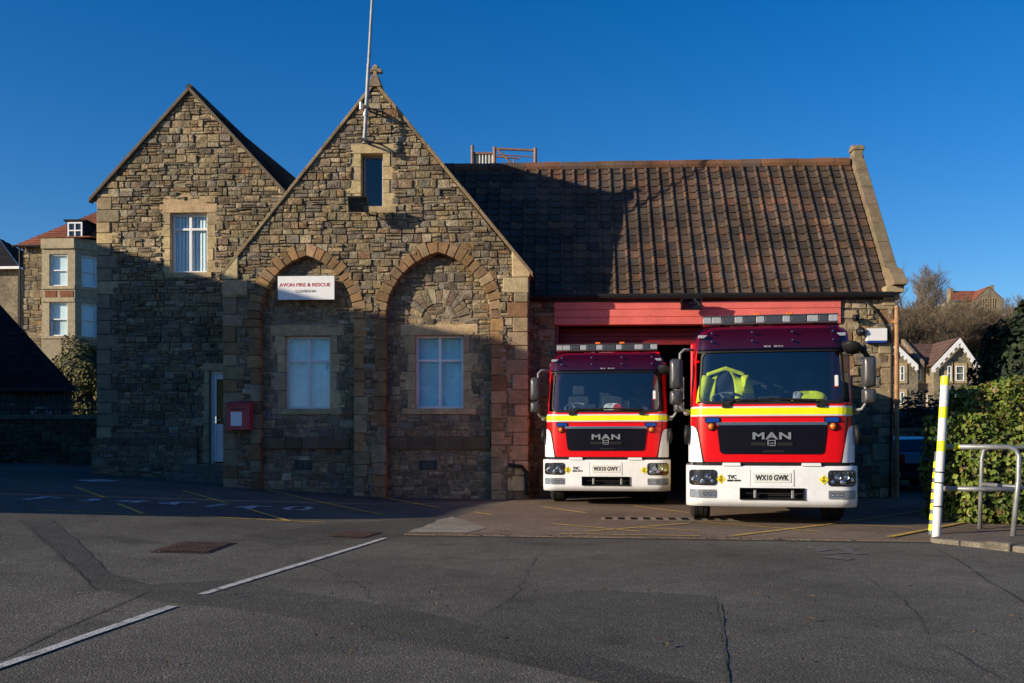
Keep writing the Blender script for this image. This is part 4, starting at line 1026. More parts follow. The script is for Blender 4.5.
for s in (-1, 1): panel(m, [(.95, s * .985 - .006, s * .985 + .006), (1.48, s * 1.085 - .006, s * 1.085 + .006), (1.62, s * 1.09 - .006, s * 1.09 + .006)], .005, .01, 1)
m.build('panel_gap', M_black, FE)
# grille
m = MB(); panel(m, rrows(-.745, .745, 1.075, 1.505, .05, 4, (-.795, .795), 3), .014, .03, 24); gr = m.build('grille', M_grille, FE)
m = MB(); panel(m, [(1.505, -.79, .79), (1.525, -.80, .80), (1.55, -.785, .785)], .03, .04, 24); m.build('grille_trim', M_bluetrim, gr, bevel=.006)
text_obj('lettering', 'MAN', .55, .105, M_letter, gr, Matrix.Translation((0, fy(0, 1.33) - .014, 1.345)), .014, bold=.03, gap=1.12)
m = MB()
for x0, x1, z0, z1 in ((-.058, .058, 1.27, 1.283), (-.058, -.044, 1.20, 1.27), (.044, .058, 1.215, 1.27), (-.03, .03, 1.228, 1.242), (-.03, .058, 1.195, 1.208)): m.box(x0, x1, fy(0, 1.3) - .026, fy(0, 1.3) - .013, z0, z1)
m.build('emblem', M_letter, gr, bevel=.003)
m = MB(); m.box(-.30, -.08, fy(0, 1.2) - .02, fy(0, 1.2) - .01, 1.20, 1.25); m.box(.08, .30, fy(0, 1.2) - .02, fy(0, 1.2) - .01, 1.20, 1.25); m.box(-.12, .18, fy(0, 1.2) - .02, fy(0, 1.2) - .01, 1.10, 1.13); m.build('grille_slat', M_black, gr)
# lamps on the nose
for s in (-1, 1):
    m = MB(); panel(m, rrows(s * .86 - .10, s * .86 + .10, 1.55, 1.615, .03, 4), .03, .03, 6); bl = m.build('blue_lamp', M_bluel, FE, smooth=False)
    m = MB(); panel(m, rrows(s * .86 - .115, s * .86 + .115, 1.535, 1.63, .035, 4), .014, .02, 6); m.build('lamp_base', M_black, bl)
    c = (s * .875, fy(.875, 1.48) - .012, 1.485); m = MB(); m.lathe([(0, -.05), (.03, -.04), (.046, -.022), (.05, 0)], c, (0, 1, 0), 16); ind = m.build('indicator', M_amber, FE, smooth=True)
    m = MB(); m.lathe([(.05, -.02), (.062, -.015), (.065, .02)], c, (0, 1, 0), 16); m.build('lamp_rim', M_black, ind)
    # white corner deflector
    m = MB(); rs = []
    def corner(x, z): return fy(x, z, 1.215, .24)
    for z, xi in ((.95, 1.005), (1.2, 1.045), (1.40, 1.08), (1.46, 1.105), (1.495, 1.15)):
        xo = 1.213 if z < 1.45 else 1.205; xsq = [xi + (xo - xi) * math.sin(math.pi / 2 * i / 8) for i in range(9)]; r = [(s * x, corner(x, z) - .012, z) for x in xsq] + [(s * 1.217, .5, z)]
        rs.append(r if s > 0 else r[::-1])
    m.grid(rs); m.build('corner_panel', M_white, FE, smooth=True)
    m = MB(); m.box(s * 1.235 - .02, s * 1.235 + .02, .28, .42, 1.22, 1.38); m.build('side_lamp', M_bluel, FE, bevel=.012)
# bumper
def fb(x, z): return fy(x, z, 1.25, .26) - .07 + (.06 * max(0, (.40 - z) / .09) ** 2)
m = MB(); bxs = [-1.25 + .26 * (1 - math.sin(R(t))) * 1 for t in (90, 75, 55, 35, 15)]
bxs += [-.99 + (.99 - .46) * i / 5 for i in range(5)] + [-.46 + .92 * i / 8 for i in range(9)] + [.46 + (.99 - .46) * i / 5 for i in range(1, 6)] + [-x for x in reversed(bxs[:5])]
bz = [.29, .305, .335, .38, .41, .48, .565, .58, .70, .82, .875, .90]
rows = []
for i, z in enumerate(bz):
    r = [(x, fb(x, z) + (.03 if z > .89 else 0), z) for x in bxs]; rows.append([(-1.25, 1.15, z)] + r + [(1.25, 1.15, z)])
def bskip(i, j): return .41 <= bz[i] + .001 and bz[i + 1] <= .566 and -.47 < bxs[max(0, j - 1)] < .44 and 1 <= j <= len(bxs) - 1
m.grid(rows, skip=bskip)
for z, k in ((.29, 0), (.90, -1)):
    m.grid([[rows[k][j] for j in range(len(rows[k]))], [(x, 1.15, zz) for x, y, zz in rows[k]]])
bump = m.build('bumper', M_white, FE, smooth=True); e = bump.modifiers.new('edges', 'EDGE_SPLIT'); e.split_angle = R(45)
m = MB(); y0 = fb(.4, .5); m.box(-.46, .46, y0 + .16, y0 + .18, .40, .575); m.box(-.46, .46, y0 - .03, y0 + .16, .567, .575); m.box(-.46, .46, y0 - .03, y0 + .16, .40, .41); m.box(-.465, -.455, y0 - .02, y0 + .16, .40, .575); m.box(.455, .465, y0 - .02, y0 + .16, .40, .575)
m.box(-.45, .45, y0 + .04, y0 + .06, .485, .50); m.build('intake', M_black, bump)
for x in (-.24, .30):
    m = MB(); m.box(x - .02, x + .02, y0 + .03, y0 + .1, .42, .55); m.build('tow_eye', M_steel, bump, bevel=.008)
m = MB(); fbp = lambda x, z: fb(x, z)
for x0, x1 in ((-.72, -.45), (.42, .70)): m = MB(); panel(m, [(.90, x0, x1), (.945, x0 + .01, x1 - .01)], .012, .06, 6, f=lambda x, z: fb(x, .88)); m.build('bumper_step', M_white, bump)
m = MB(); panel(m, [(.88, -1.1, 1.1), (.962, -1.1, 1.1)], -.015, .03, 24, f=fy); m.build('gap_shade', M_black, bump)  # black strip painting the shade in the gap between cab and bumper
m = MB(); panel(m, rrows(-.315, .315, .60, .845, .012, 2), .004, .006, 4, f=fb); m.build('plate_recess', M_white, bump)
m = MB(); panel(m, rrows(-.27, .27, .655, .80, .01, 2), .012, .012, 4, f=fb); plate = m.build('number_plate', M_plate, FE)
for xa in (-.315, .309): m = MB(); panel(m, rrows(xa, xa + .006, .60, .845, .001, 1), .006, .006, 1, f=fb); m.build('panel_line', M_grey, bump)
for s in (-1, 1):
    m = MB(); panel(m, rrows(s * 1.0 - .205, s * 1.0 + .205, .605, .84, .05, 4), .010, .02, 12, f=fb); hl = m.build('headlight', M_black, FE)
    m = MB()
    for x, z, r in ((s * 1.06 - .02, .74, .05), (s * .93, .735, .045), (s * 1.13, .70, .035), (s * .86, .67, .03), (s * 1.0, .665, .035)):
        y = fb(x, z) - .016; m.lathe([(r, -.004), (r * .8, .012 - .01), (r * .4, .006 - .006), (r * .3, -.012), (0, -.016)], (x, y, z), (0, 1, 0), 16)
    for i in range(6): x = s * (.83 + .06 * i); m.box(x - .02, x + .02, fb(x, .80) - .018, fb(x, .80) - .011, .775, .82)
    m.build('reflector', M_chrome, hl)
    m = MB(); panel(m, rrows(s * 1.0 - .19, s * 1.0 + .19, .62, .825, .04, 4), .030, .004, 12, f=fb); m.build('lens', M_lens, hl)
    m = MB(); panel(m, rrows(s * 1.0 - .20, s * 1.0 + .20, .415, .545, .02, 3), .008, .02, 10, f=fb); fl = m.build('fog_lamp', M_grey, FE)
    m = MB(); panel(m, rrows(s * 1.12 - .07, s * 1.12 + .07, .43, .53, .015, 3), .014, .01, 6, f=fb); m.build('amber_lens', M_lensc if s < 0 else M_lensc, fl)
    m = MB()
    for i in range(3): x = s * (.84 + .065 * i); m.lathe([(.03, -.012), (.02, -.004), (0, -.002)], (x, fb(x, .48) - .004, .48), (0, 1, 0), 14)
    m.build('reflector', M_chrome, fl)
    m = MB(); panel(m, rrows(s * 1.0 - .19, s * 1.0 + .19, .425, .535, .015, 3), .022, .004, 10, f=fb); m.build('lens', M_lens, fl)
    c = (s * .735, .70); d_ = .072; m = MB(); y = fb(c[0], .7) - .006; m.prism([(c[0], c[1] - d_), (c[0] + d_, c[1]), (c[0], c[1] + d_), (c[0] - d_, c[1])], y, y + .006); hz = m.build('hazard_diamond', M_hazy, FE)
    m = MB(); m.box(c[0] - .008, c[0] + .008, y - .003, y, c[1] + .005, c[1] + .045); m.box(c[0] - .03, c[0] + .03, y - .003, y, c[1] - .012, c[1] - .003); m.box(c[0] - .018, c[0] + .018, y - .003, y, c[1] - .035, c[1] - .02); m.build('symbol', M_textb, hz)
text_obj('lettering', 'TVC', .13, .06, M_textb, bump, Matrix.Translation((-.575, fb(.57, .72) - .002, .733)), .004, bold=.03)
m = MB()
for i, w in enumerate((.03, .03, .02, .03, .03, .03)): m.box(-.645 + i * .034, -.645 + i * .034 + w, fb(.57, .68) - .006, fb(.57, .68) + .004, .668, .694)
m.build('small_lettering', M_textb, bump)
# roof light bar
m = MB(); LB0, LB1, LY = 3.05, 3.19, .50
m.box(-1.0, 1.0, LY - .14, LY + .14, LB0, LB0 + .022); m.box(-1.0, 1.0, LY - .14, LY + .14, LB1 - .02, LB1)
lb = m.build('light_bar', M_silverm, FE, bevel=.008)
x = -.995; k = 0
for w, mt in ((.13, 0), (.15, 0), (.19, 1), (.13, 0), (.19, 1), (.13, 0), (.26, 1), (.12, 0), (.24, 1), (.17, 0), (.14, 1), (.14, 0)):
    m = MB(); m.box(x + .004, x + w - .004, LY - .13, LY + .13, LB0 + .022, LB1 - .02); m.build('lamp_module', M_lensd if mt else M_lensc, lb, bevel=.01); x += w
m = MB()
for x in (-.7, -.2, .7): m = MB(); m.box(x - .04, x + .04, LY - .05, LY + .05, 2.98, LB0); m.build('bracket', M_black, lb)
for x, mt in ((-.18, M_amber), (.30, M_amber)):
    m = MB(); m.box(x - .05, x + .05, LY + .02, LY + .12, LB1 + .002, LB1 + .05); m.build('scene_lamp', mt, lb, bevel=.01)
m = MB(); m.box(-.1, 1.05, .95, 1.9, 2.98, 3.07); m.build('roof_pod', M_red, FE, bevel=.02)
# mirrors
for s in (-1, 1):
    m = MB(); mx = s * 1.40
    m.tube([(s * 1.13, .25, 2.66), (s * 1.28, .17, 2.66), (s * 1.34, .16, 2.60), (s * 1.35, .16, 2.2), (s * 1.35, .16, 1.82), (s * 1.30, .17, 1.74), (s * 1.2, .25, 1.72)], .022, 10); ar = m.build('mirror_arm', M_grey, FE, smooth=True)
    for z0, z1, nm in ((2.06, 2.52, 'mirror'), (1.82, 2.04, 'small_mirror')):
        m = MB(); rs = []
        for (k, y) in ((.45, .06), (.8, .075), (1.0, .11), (1.0, .20)): 
            zc = (z0 + z1) / 2; hz_ = (z1 - z0) / 2; rs.append([(mx + .092 * k * math.copysign(abs(math.cos(t)) ** .35, math.cos(t)), y, zc + hz_ * (k if k > .9 else k * 1.05) * math.copysign(abs(math.sin(t)) ** .4, math.sin(t))) for t in [2 * math.pi * i / 28 for i in range(29)]])
        m.grid(rs); m.v.append((mx, .055, (z0 + z1) / 2)); cidx = len(m.v) - 1
        for i in range(28): m.face((i, cidx, i + 1))
        mi = m.build(nm, M_silverm, FE, smooth=True)
        m = MB(); m.box(mx - .10, mx + .10, .195, .199, z0 + .02, z1 - .02); m.build('mirror_glass', M_chrome, mi)
    m = MB(); m.lathe([(0, -.04), (.05, -.035), (.055, .04), (0, .05)], (s * 1.24, .3, 1.71), (0, 1, 0), 12); m.build('lamp', M_grey, ar, smooth=True)
    m = MB(); m.tube([(s * 1.22, .18, 1.50), (s * 1.24, .16, 1.36), (s * 1.24, .17, 1.22)], [.05, .045, .03], 10); m.build('grab_handle', M_black, FE, smooth=True)
m = MB(); m.tube([(1.03, .12, 2.70), (1.16, .02, 2.67), (1.30, .04, 2.60), (1.36, .10, 2.52)], [.05, .055, .05, .03], 12); m.lathe([(0, 0), (.12, .01), (.14, .05), (.05, .1), (0, .11)], (1.12, -.06, 2.60), (.2, .5, .7), 14); m.build('kerb_mirror', M_black, FE, smooth=True)
# wipers
m = MB()
for a, b, c in (((-.66, 1.80), (-.58, 1.875), (.05, 1.885)), ((.70, 1.80), (.62, 1.865), (.02, 1.895))):
    f = lambda x, z, o: Vector((x, fy(x, z) - o, z)); m.tube([f(a[0], a[1], .02), f(b[0], b[1], .05), f((b[0] + c[0]) / 2, (b[1] + c[1]) / 2, .045), f(c[0], c[1], .03)], .011, 6); m.tube([f(b[0] - .12 * (1 if b[0] < 0 else -1), b[1] + .012, .022), f(c[0] + (.25 if b[0] < 0 else -.05), c[1] + .01, .022)], .009, 6); m.box(a[0] - .06, a[0] + .06, fy(a[0], a[1]) - .045, fy(a[0], a[1]) - .005, a[1] - .03, a[1] + .03)
m.build('wiper', M_black, FE)
# body, chassis, wheels
m = MB(); m.box(-1.2, 1.2, 2.14, 7.4, .62, 2.95); m.build('body', M_red, FE, bevel=.03)
for s in (-1, 1):
    for y0, y1 in ((2.3, 3.3), (3.35, 4.4), (6.3, 7.3)):
        m = MB(); xx = s * 1.203; n = 26
        m.grid([[(xx + s * (.004 if (i % 2) else 0), y, .8 + 1.9 * i / n) for y in (y0, y1)] for i in range(n + 1)]); m.build('locker_shutter', M_shutter, FE)
m = MB(); m.box(-1.202, 1.202, 2.2, 7.38, .66, .78); m.build('side_band', M_yellowr, FE)
m = MB(); m.box(-.5, .5, .25, 7.3, .45, .85); m.box(-1.0, 1.0, 1.2, 1.6, .42, .6); m.box(-1.1, 1.1, 2.0, 2.2, .5, 2.6); m.box(-1.15, 1.15, .3, .85, .62, .95); m.build('chassis', M_iron, FE)
m = MB()
for x in (-.5, .1): m.tube([(x, 1.3, 3.17), (x, 6.8, 3.12)], .035, 8)
for i in range(14): m.tube([(-.5, 1.5 + i * .38, 3.165), (.1, 1.5 + i * .38, 3.165)], .02, 6)
m.build('ladder', M_steel, FE)
for y in (1.38, 5.35):
    for s in (-1, 1):
        xo = s * 1.19; T_ = [(.30, .0), (.40, .0), (.455, -.02), (.475, -.05)]
        m = MB(); m.lathe([(.29, -.05), (.31, -.005), (.42, .0), (.465, -.03), (.485, -.06), (.485, -.11), (.475, -.115), (.475, -.125), (.485, -.13), (.485, -.20), (.475, -.205), (.475, -.215), (.485, -.22), (.485, -.26), (.46, -.30), (.42, -.31), (.30, -.30)], (xo, y, .488), (s, 0, 0), 32); wh = m.build('wheel', M_rubber, FE, smooth=False)
        m = MB(); m.lathe([(0, -.12), (.08, -.05), (.12, -.04), (.13, -.10), (.26, -.12), (.285, -.02), (.30, -.02), (.30, -.1)], (xo, y, .488), (s, 0, 0), 24)
        for k in range(10): t_ = k * math.pi / 5; m.lathe([(0, -.06), (.016, -.06), (.016, -.11)], (xo, y + .2 * math.cos(t_), .488 + .2 * math.sin(t_)), (s, 0, 0), 8)
        m.build('rim', M_steel, wh)
for s in (-1, 1):
    m = MB(); m.grid([[(x, 1.38 + .60 * math.cos(t), .50 + .60 * math.sin(t)) for x in (s * .86, s * 1.19)] for t in [math.pi * i / 14 for i in range(15)]]); m.build('mudguard', M_grey, FE, smooth=True)

FE2 = copy_tree(FE)
for o_, txt, loc, rz, lab in ((FE, 'WX10 GWK', (3.10, 14.42, 0), -8.0, 'nearer fire engine standing out on the forecourt, hi-vis jacket behind its windscreen'), (FE2, 'WX10 GWY', (.845, 18.72, 0), -5.0, 'further fire engine nosing out of its bay, white and red cloth on its dashboard')):
    o_.location = (*loc[:2], .017); o_.rotation_euler = (0, 0, R(rz)); o_['label'] = lab
    bu = [k for k in bpy.data.objects if k.parent == o_ and k.name.startswith('number_plate')][0]
    text_obj('plate_lettering', txt, .475, .082, M_textb, bu, Matrix.Translation((0, fb(0, .72) - .012, .727)), .003, bold=.032)
# things inside the cabs
T1 = Matrix.Translation(FE.location) @ Matrix.Rotation(FE.rotation_euler.z, 4, 'Z'); T2 = Matrix.Translation(FE2.location) @ Matrix.Rotation(FE2.rotation_euler.z, 4, 'Z')
t = thing('jacket', 'yellow hi-vis and navy jacket draped over the driver seat of the nearer engine', 'jacket')
def drape(prof, mat, name, T, off=0.0):
    m = MB(); m.grid([[T @ Vector((x, y - off, z)) for x, y, z in r] for r in prof]); o = m.build(name, mat, t, smooth=True); s = o.modifiers.new('thick', 'SOLIDIFY'); s.thickness = .02; s.offset = 0; return o
jx = -.64
rows = []
for i in range(11):
    v = i / 10; z = 2.47 - v * .62; w = [.10, .17, .25, .29, .31, .325, .335, .34, .345, .35, .355][i]
    rows.append([(jx + w * u, 1.10 + .07 * abs(u) ** 2 - .03 * math.sin(v * 6 + u * 5) - (.08 * v), z - .12 * abs(u) ** 1.5 * (1 - v) + .012 * math.sin(u * 9)) for u in [-1 + 2 * k / 16 for k in range(17)]])
drape(rows, M_navy, 'body', T1)
for u0, u1 in ((-.98, -.48), (.42, .98)):
    drape([[(jx + (r[16][0] - jx) * (u0 + (u1 - u0) * k / 6) * 1.02, 1.075 + .07 * abs(u0 + (u1 - u0) * k / 6) ** 2 - .03 * math.sin(i / 10 * 6 + (u0 + (u1 - u0) * k / 6) * 5) - .08 * i / 10, r[8][2] - .12 * abs(u0 + (u1 - u0) * k / 6) ** 1.5 * (1 - i / 10)) for k in range(7)] for i, r in enumerate(rows)], M_hivis, 'yellow_panel', T1, .015)
drape([[(jx + .30 * u, 1.05 + .03 * abs(u), z - .10 * abs(u)) for u in [-1 + k / 6 for k in range(13)]] for z in (2.40, 2.46)], M_hivis, 'collar', T1, .02)
m = MB()
for s in (-1, 1): m.tube([T1 @ Vector((jx + s * .30, 1.05, 2.30)), T1 @ Vector((jx + s * .37, 1.0, 2.05)), T1 @ Vector((jx + s * .40, .95, 1.86))], [.07, .075, .07], 10)
m.build('sleeve', M_hivis, t, smooth=True)
t = thing('folded_vest', 'folded yellow hi-vis vest on the dashboard of the nearer engine', 'vest')
def lump(name, T, c, size, mat, n=14):
    m = MB(); rs = []
    for j in range(8):
        p = math.pi / 2 * j / 7; rs.append([T @ Vector((c[0] + size[0] * math.cos(p) ** .6 * math.copysign(abs(math.cos(a)) ** .6, math.cos(a)) * (1 + .1 * math.sin(3 * a + j)), c[1] + size[1] * math.cos(p) ** .6 * math.copysign(abs(math.sin(a)) ** .6, math.sin(a)), c[2] + size[2] * math.sin(p) * (1 + .25 * math.sin(2.3 * a + 1)))) for a in [2 * math.pi * i / n for i in range(n + 1)]])
    m.grid(rs); return m.build(name, mat, t, smooth=True)
lump('cloth', T1, (.58, .40, 1.88), (.25, .11, .12), M_hivis); lump('reflective_tape', T1, (.40, .37, 1.885), (.07, .09, .11), M_hivisg)
t = thing('cloth_bundle', 'white and red cloth bundle on the dashboard of the further engine', 'cloth')
lump('white_cloth', T2, (.12, .46, 1.87), (.20, .12, .12), M_clothw); lump('red_fold', T2, (.22, .37, 1.875), (.10, .06, .10), M_clothr)

# ================================================================== right hand foreground: posts, barrier
t = thing('height_post', 'tall white post banded in yellow at the forecourt corner', 'post')
pb, pt = G(908, 537.5), None; pb = G(936, 538.5); ptp = P(945.3, 376.5, pb.y + .12); pb.z = .0
ax = ptp - pb; m = MB(); m.tube([pb, ptp], .054, 20); m.lathe([(0, .012), (.04, .01), (.054, 0)], ptp, ax, 20); m.build('pole', M_postw, t)
for a, b in ((.0, .055), (.19, .26), (.40, .465)):
    m = MB(); m.tube([ptp - ax * a, ptp - ax * b], .0555, 20, cap=(a == 0)); m.build('yellow_band', M_yellowr, t)
m = MB()
for k in (.80, .655, .59): m.tube([ptp - ax * k, ptp - ax * (k + .008)], .0575, 20)
m.build('strap', M_black, t)
t = thing('warning_post', 'thin dark post with yellow chevron bands leaning behind the white post', 'post')
q0 = G(931, 535.5); q0.z = 0; q1 = P(937.4, 452, q0.y + .05); ax = q1 - q0; m = MB(); m.tube([q0, q1], .036, 14); m.build('pole', M_postblue, t)
for i in range(7):
    a = .06 + i * .125; m = MB(); m.tube([q0 + ax * a, q0 + ax * (a + .072)], .0385, 14); m.build('yellow_band', M_yellowr, t)
t = thing('pedestrian_barrier', 'galvanised tubular barrier with looped end beside the hedge', 'barrier')
br = pb.y + .15; yB = br
m = MB(); A = P(945, 446.8, yB + .05); Bq = P(1008, 447, yB - .1); C = P(1019, 456, yB - .15); D = P(1018.5, 480, yB - .2); E_ = P(1012.5, 536, yB - .3); E_.z = 0
m.tube([A, Bq, P(1015.5, 449.5, yB - .12), C, D, E_], .034, 12); m.build('hoop', M_steel, t, smooth=True)
m = MB(); m.tube([P(943, 488.5, yB + .05), P(1016, 489.5, yB - .2)], .032, 12); m.build('lower_rail', M_steel, t, smooth=True)
m = MB(); a = P(983, 449, yB + 1.1); b = P(979.5, 522, yB + 1.1); b.z = 0; m.tube([P(1060, 447.5, yB + .9), P(990, 447.5, yB + 1.08), P(984, 450, yB + 1.1), P(982, 458, yB + 1.1), b], .030, 12); m.build('rear_hoop', M_steel, t, smooth=True)
m = MB(); m.tube([P(981, 484, yB + 1.1), P(1060, 490.5, yB + .3)], .028, 12); m.build('lower_rail', M_steel, t, smooth=True)
m = MB(); k = (Bq - A); m.tube([A + k * .13, A + k * .23], .0352, 12); m.build('yellow_tape', M_yellowr, t)
# ================================================================== VEGETATION
def leaf(m, p, n, size, c, fold=.25):
    n = n.normalized(); a = n.orthogonal().normalized(); b = n.cross(a); t = U(0, 6.28); u = a * math.cos(t) + b * math.sin(t); v = n.cross(u)
    w = size * .42; o = len(m.v)
    m.v += [tuple(p - u * size * .5), tuple(p + v * w + n * fold * w), tuple(p + u * size * .5), tuple(p - v * w + n * fold * w)]
    m.face((o, o + 1, o + 2), c); m.face((o, o + 2, o + 3), c)
GREEN = [(.11, .155, .022)] * 4 + [(.15, .19, .03)] * 4 + [(.07, .11, .02)] * 2 + [(.22, .21, .05)] * 1 + [(.15, .095, .035)] * 1
DGREEN = [(.022, .035, .014)] * 4 + [(.03, .045, .016)] * 3 + [(.016, .026, .012)] * 3
OLIVE = [(.12, .115, .035)] * 3 + [(.085, .095, .03)] * 3 + [(.15, .12, .05)] * 2
def litter(name, pts, n, pal, size):
    m = MB()
    for _ in range(n):
        a, b, w = random.choice(pts); t = random.random(); x = a[0] + (b[0] - a[0]) * t + random.gauss(0, w); y = a[1] + (b[1] - a[1]) * t - abs(random.gauss(0, w))
        leaf(m, Vector((x, y, gh(x, y) + .024)), Vector((U(-.3, .3), U(-.3, .3), 1)), size * U(.5, 1.3), jit(random.choice(pal), .3), .5)
    return tag(m.build(name, M_leafm), kind='stuff')
def lumpy(d, seed, amp=.18):
    return 1 + amp * (math.sin(d.x * 4.1 + seed) * math.sin(d.y * 3.7 + seed * 1.3) + .6 * math.sin(d.z * 6.3 + seed * 2.1 + d.x * 5))
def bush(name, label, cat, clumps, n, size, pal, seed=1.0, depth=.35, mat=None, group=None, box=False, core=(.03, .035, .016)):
    """clumps: [(centre, radii)] filled with leaf faces near and inside their surface over a solid core coloured dark for inner shade"""
    t = empty(name, label, cat, group=group); mat = mat or M_leaf
    m = MB(); tot = sum(r[0] * r[1] + r[1] * r[2] + r[0] * r[2] for c, r in clumps)
    for c, r in clumps:
        c = Vector(c); k = int(n * (r[0] * r[1] + r[1] * r[2] + r[0] * r[2]) / tot)
        for _ in range(k):
            d = Vector((random.gauss(0, 1), random.gauss(0, 1), random.gauss(0, 1))).normalized()
            e = .28 if box else 1.0
            if box:     # clipped hedge: even cover over its faces
                ar = (r[1] * r[2], r[0] * r[2], r[0] * r[1]); ax_ = random.choices((0, 1, 2), ar)[0]; s3 = [U(-1, 1) for _ in range(3)]; s3[ax_] = random.choice((-1, 1)); big = max(abs(s3[(ax_ + 1) % 3]), abs(s3[(ax_ + 2) % 3]))
                s3[ax_] *= 1 - .22 * big ** 6; d = Vector([0, 0, 0]); d[ax_] = s3[ax_]
                wob = 1 + .05 * math.sin(s3[0] * r[0] * 3 + seed) * math.sin(s3[2] * 4 + s3[1] * r[1] * 3) + .03 * math.sin(s3[0] * r[0] * 8 + s3[2] * 7)
                q = Vector([s3[i] * r[i] for i in range(3)]); q[ax_] *= wob; q[ax_] -= math.copysign(U(0, .16) ** 1.0 * 1.0, q[ax_]) if random.random() < .75 else -math.copysign(U(0, .09) ** 1.0, q[ax_])
                p = Vector(c) + q
                if p.z > gh(p.x, p.y) + .02: leaf(m, p, d.normalized() * 1.1 + Vector((U(-.8, .8), U(-.8, .8), U(-.4, .9))), size * U(.45, 1.6), jit(random.choice(pal), .22))
                continue
            q = Vector((math.copysign(abs(d.x) ** e, d.x) * r[0], math.copysign(abs(d.y) ** e, d.y) * r[1], math.copysign(abs(d.z) ** e, d.z) * r[2]))
            q *= lumpy(d, seed, .08 if box else .18) * (1 - depth * random.random() ** 2)
            p = c + q
            if p.z < gh(p.x, p.y) + .02: continue
            nn = d + Vector((U(-.8, .8), U(-.8, .8), U(-.4, .9)))
            leaf(m, p, nn, size * U(.6, 1.3), jit(random.choice(pal), .22))
    m.build('foliage', mat, t)
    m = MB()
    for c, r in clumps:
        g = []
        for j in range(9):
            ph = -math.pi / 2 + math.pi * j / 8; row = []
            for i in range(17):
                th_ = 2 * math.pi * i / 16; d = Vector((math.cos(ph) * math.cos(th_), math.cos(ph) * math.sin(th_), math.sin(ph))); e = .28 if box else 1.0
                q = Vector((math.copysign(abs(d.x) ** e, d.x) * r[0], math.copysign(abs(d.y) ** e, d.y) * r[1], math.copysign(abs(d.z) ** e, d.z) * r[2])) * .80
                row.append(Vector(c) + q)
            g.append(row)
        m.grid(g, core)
    m.build('shade_core', mat, t)  # solid dark core stands in for the shade inside the foliage
    return t
litter('fallen_leaves', [((6.1, 14.75), (9.5, 14.75), .22), ((5.0, 13.0), (8.0, 12.7), .12), ((-7.4, 20.85), (-1.0, 20.85), .10), ((6.4, 21.8), (7.4, 21.8), .15), ((-2.2, 13.05), (4.6, 12.5), .10), ((-4, 8), (5, 9), 2.0)], 420, [(.16, .10, .04), (.11, .065, .03), (.20, .14, .06), (.07, .06, .03)], .045)
bush('hedge', 'clipped sunlit laurel hedge behind the tubular barrier', 'hedge', [((9.0, 16.3, 1.05), (2.3, 1.3, 1.2)), ((12.4, 16.2, 1.15), (2.2, 1.4, 1.3)), ((6.75, 15.9, .75), (.62, .95, .95))], 64000, .075, GREEN, 1.7, .28, box=True)
bush('evergreen_shrub', 'dark unclipped evergreen shrub between the car and the sunlit hedge', 'shrub', [((8.15, 18.6, .9), (.75, .8, 1.1)), ((9.1, 19.3, 1.3), (1.2, 1.0, 1.25))], 9000, .10, DGREEN, 2.2)
tb = bush('evergreen_tree', 'tall dark evergreen tree at the right edge behind the hedge', 'tree', [((11.2, 24, 2.8), (.95, 1.3, 1.7)), ((12.1, 24, 3.3), (1.1, 1.4, 1.9)), ((10.6, 24, 1.6), (.7, 1.1, 1.1)), ((13.6, 24.5, 3.0), (1.5, 1.5, 2.4))], 26000, .15, DGREEN, 3.1, .45, M_leafm)
m = MB(); m.tube([(12.0, 24, -.1), (12.1, 24, 2.0), (12.2, 24, 4)], [.2, .15, .06], 10); m.build('trunk', M_bark, tb)
bush('evergreen_bush', 'dark bush on the bank below the gabled villa', 'bush', [((11.2, 31, 1.3), (1.5, 1.0, 1.3)), ((13.4, 31.5, 1.5), (1.6, 1.1, 1.5))], 9000, .14, DGREEN, 4.0)
bush('evergreen_bush', 'dark clump of bush in front of the villa right gable', 'bush', [((18.7, 44, 1.9), (.9, 1.1, 1.6)), ((19.8, 45, 1.6), (1.3, 1.2, 1.8)), ((17.4, 44, 1.1), (1.0, 1.0, 1.0))], 7000, .18, DGREEN, 4.6, .5)
bush('garden_shrub', 'sunlit olive shrub below the bay windowed house', 'shrub', [((-20.4, 40, 3.9), (1.4, 1.1, 1.8)), ((-22.0, 40, 3.0), (1.4, 1.1, 1.7)), ((-18.9, 40, 3.5), (1.2, 1.0, 1.7)), ((-20.5, 40, 2.0), (2.6, 1.2, 1.6))], 24000, .13, OLIVE, 5.2, .4, M_leafm)
def bare_tree(name, label, loc, h, seed, spread=.5, mat=None, group=None, levels=5, dense=3, r0=None, sc_tw=1.0):
    rnd = random.Random(seed); t = empty(name, label, 'tree', (0, 0, 0), 0, group); tr = MB(); cr = MB()
    def grow(p, d, ln, r, lv):
        q = p + d * ln * .5 + Vector((rnd.uniform(-1, 1), rnd.uniform(-1, 1), rnd.uniform(-.3, .5))) * ln * .08; e = p + d * ln
        (tr if lv <= 1 else cr).tube([p, q, e], [r, r * .82, r * .62], 6 if lv < 2 else 3, cap=False)
        if lv >= levels: return
        k = dense + (1 if lv >= levels - 2 else 0)
        for i in range(k):
            a = rnd.uniform(0, 6.28); sp = rnd.uniform(.35, 1.0) * spread * 1.5
            nd = (d + Vector((math.cos(a) * sp, math.sin(a) * sp, rnd.uniform(-.05, .35)))).normalized()
            s = rnd.uniform(.45, 1.0); grow(p + (e - p) * s if i else e, nd, ln * rnd.uniform(.58, .82), r * .58, lv + 1)
    tot = sum(.72 ** i for i in range(levels + 1)) * .88
    grow(Vector((0, 0, -.2)), Vector((rnd.uniform(-.08, .08), rnd.uniform(-.08, .08), 1)).normalized(), h / tot, r0 or h * .022, 0)
    tr.build('trunk', M_bark, t); cr.build('crown', mat or M_twig, t)
    t.location = loc; return t
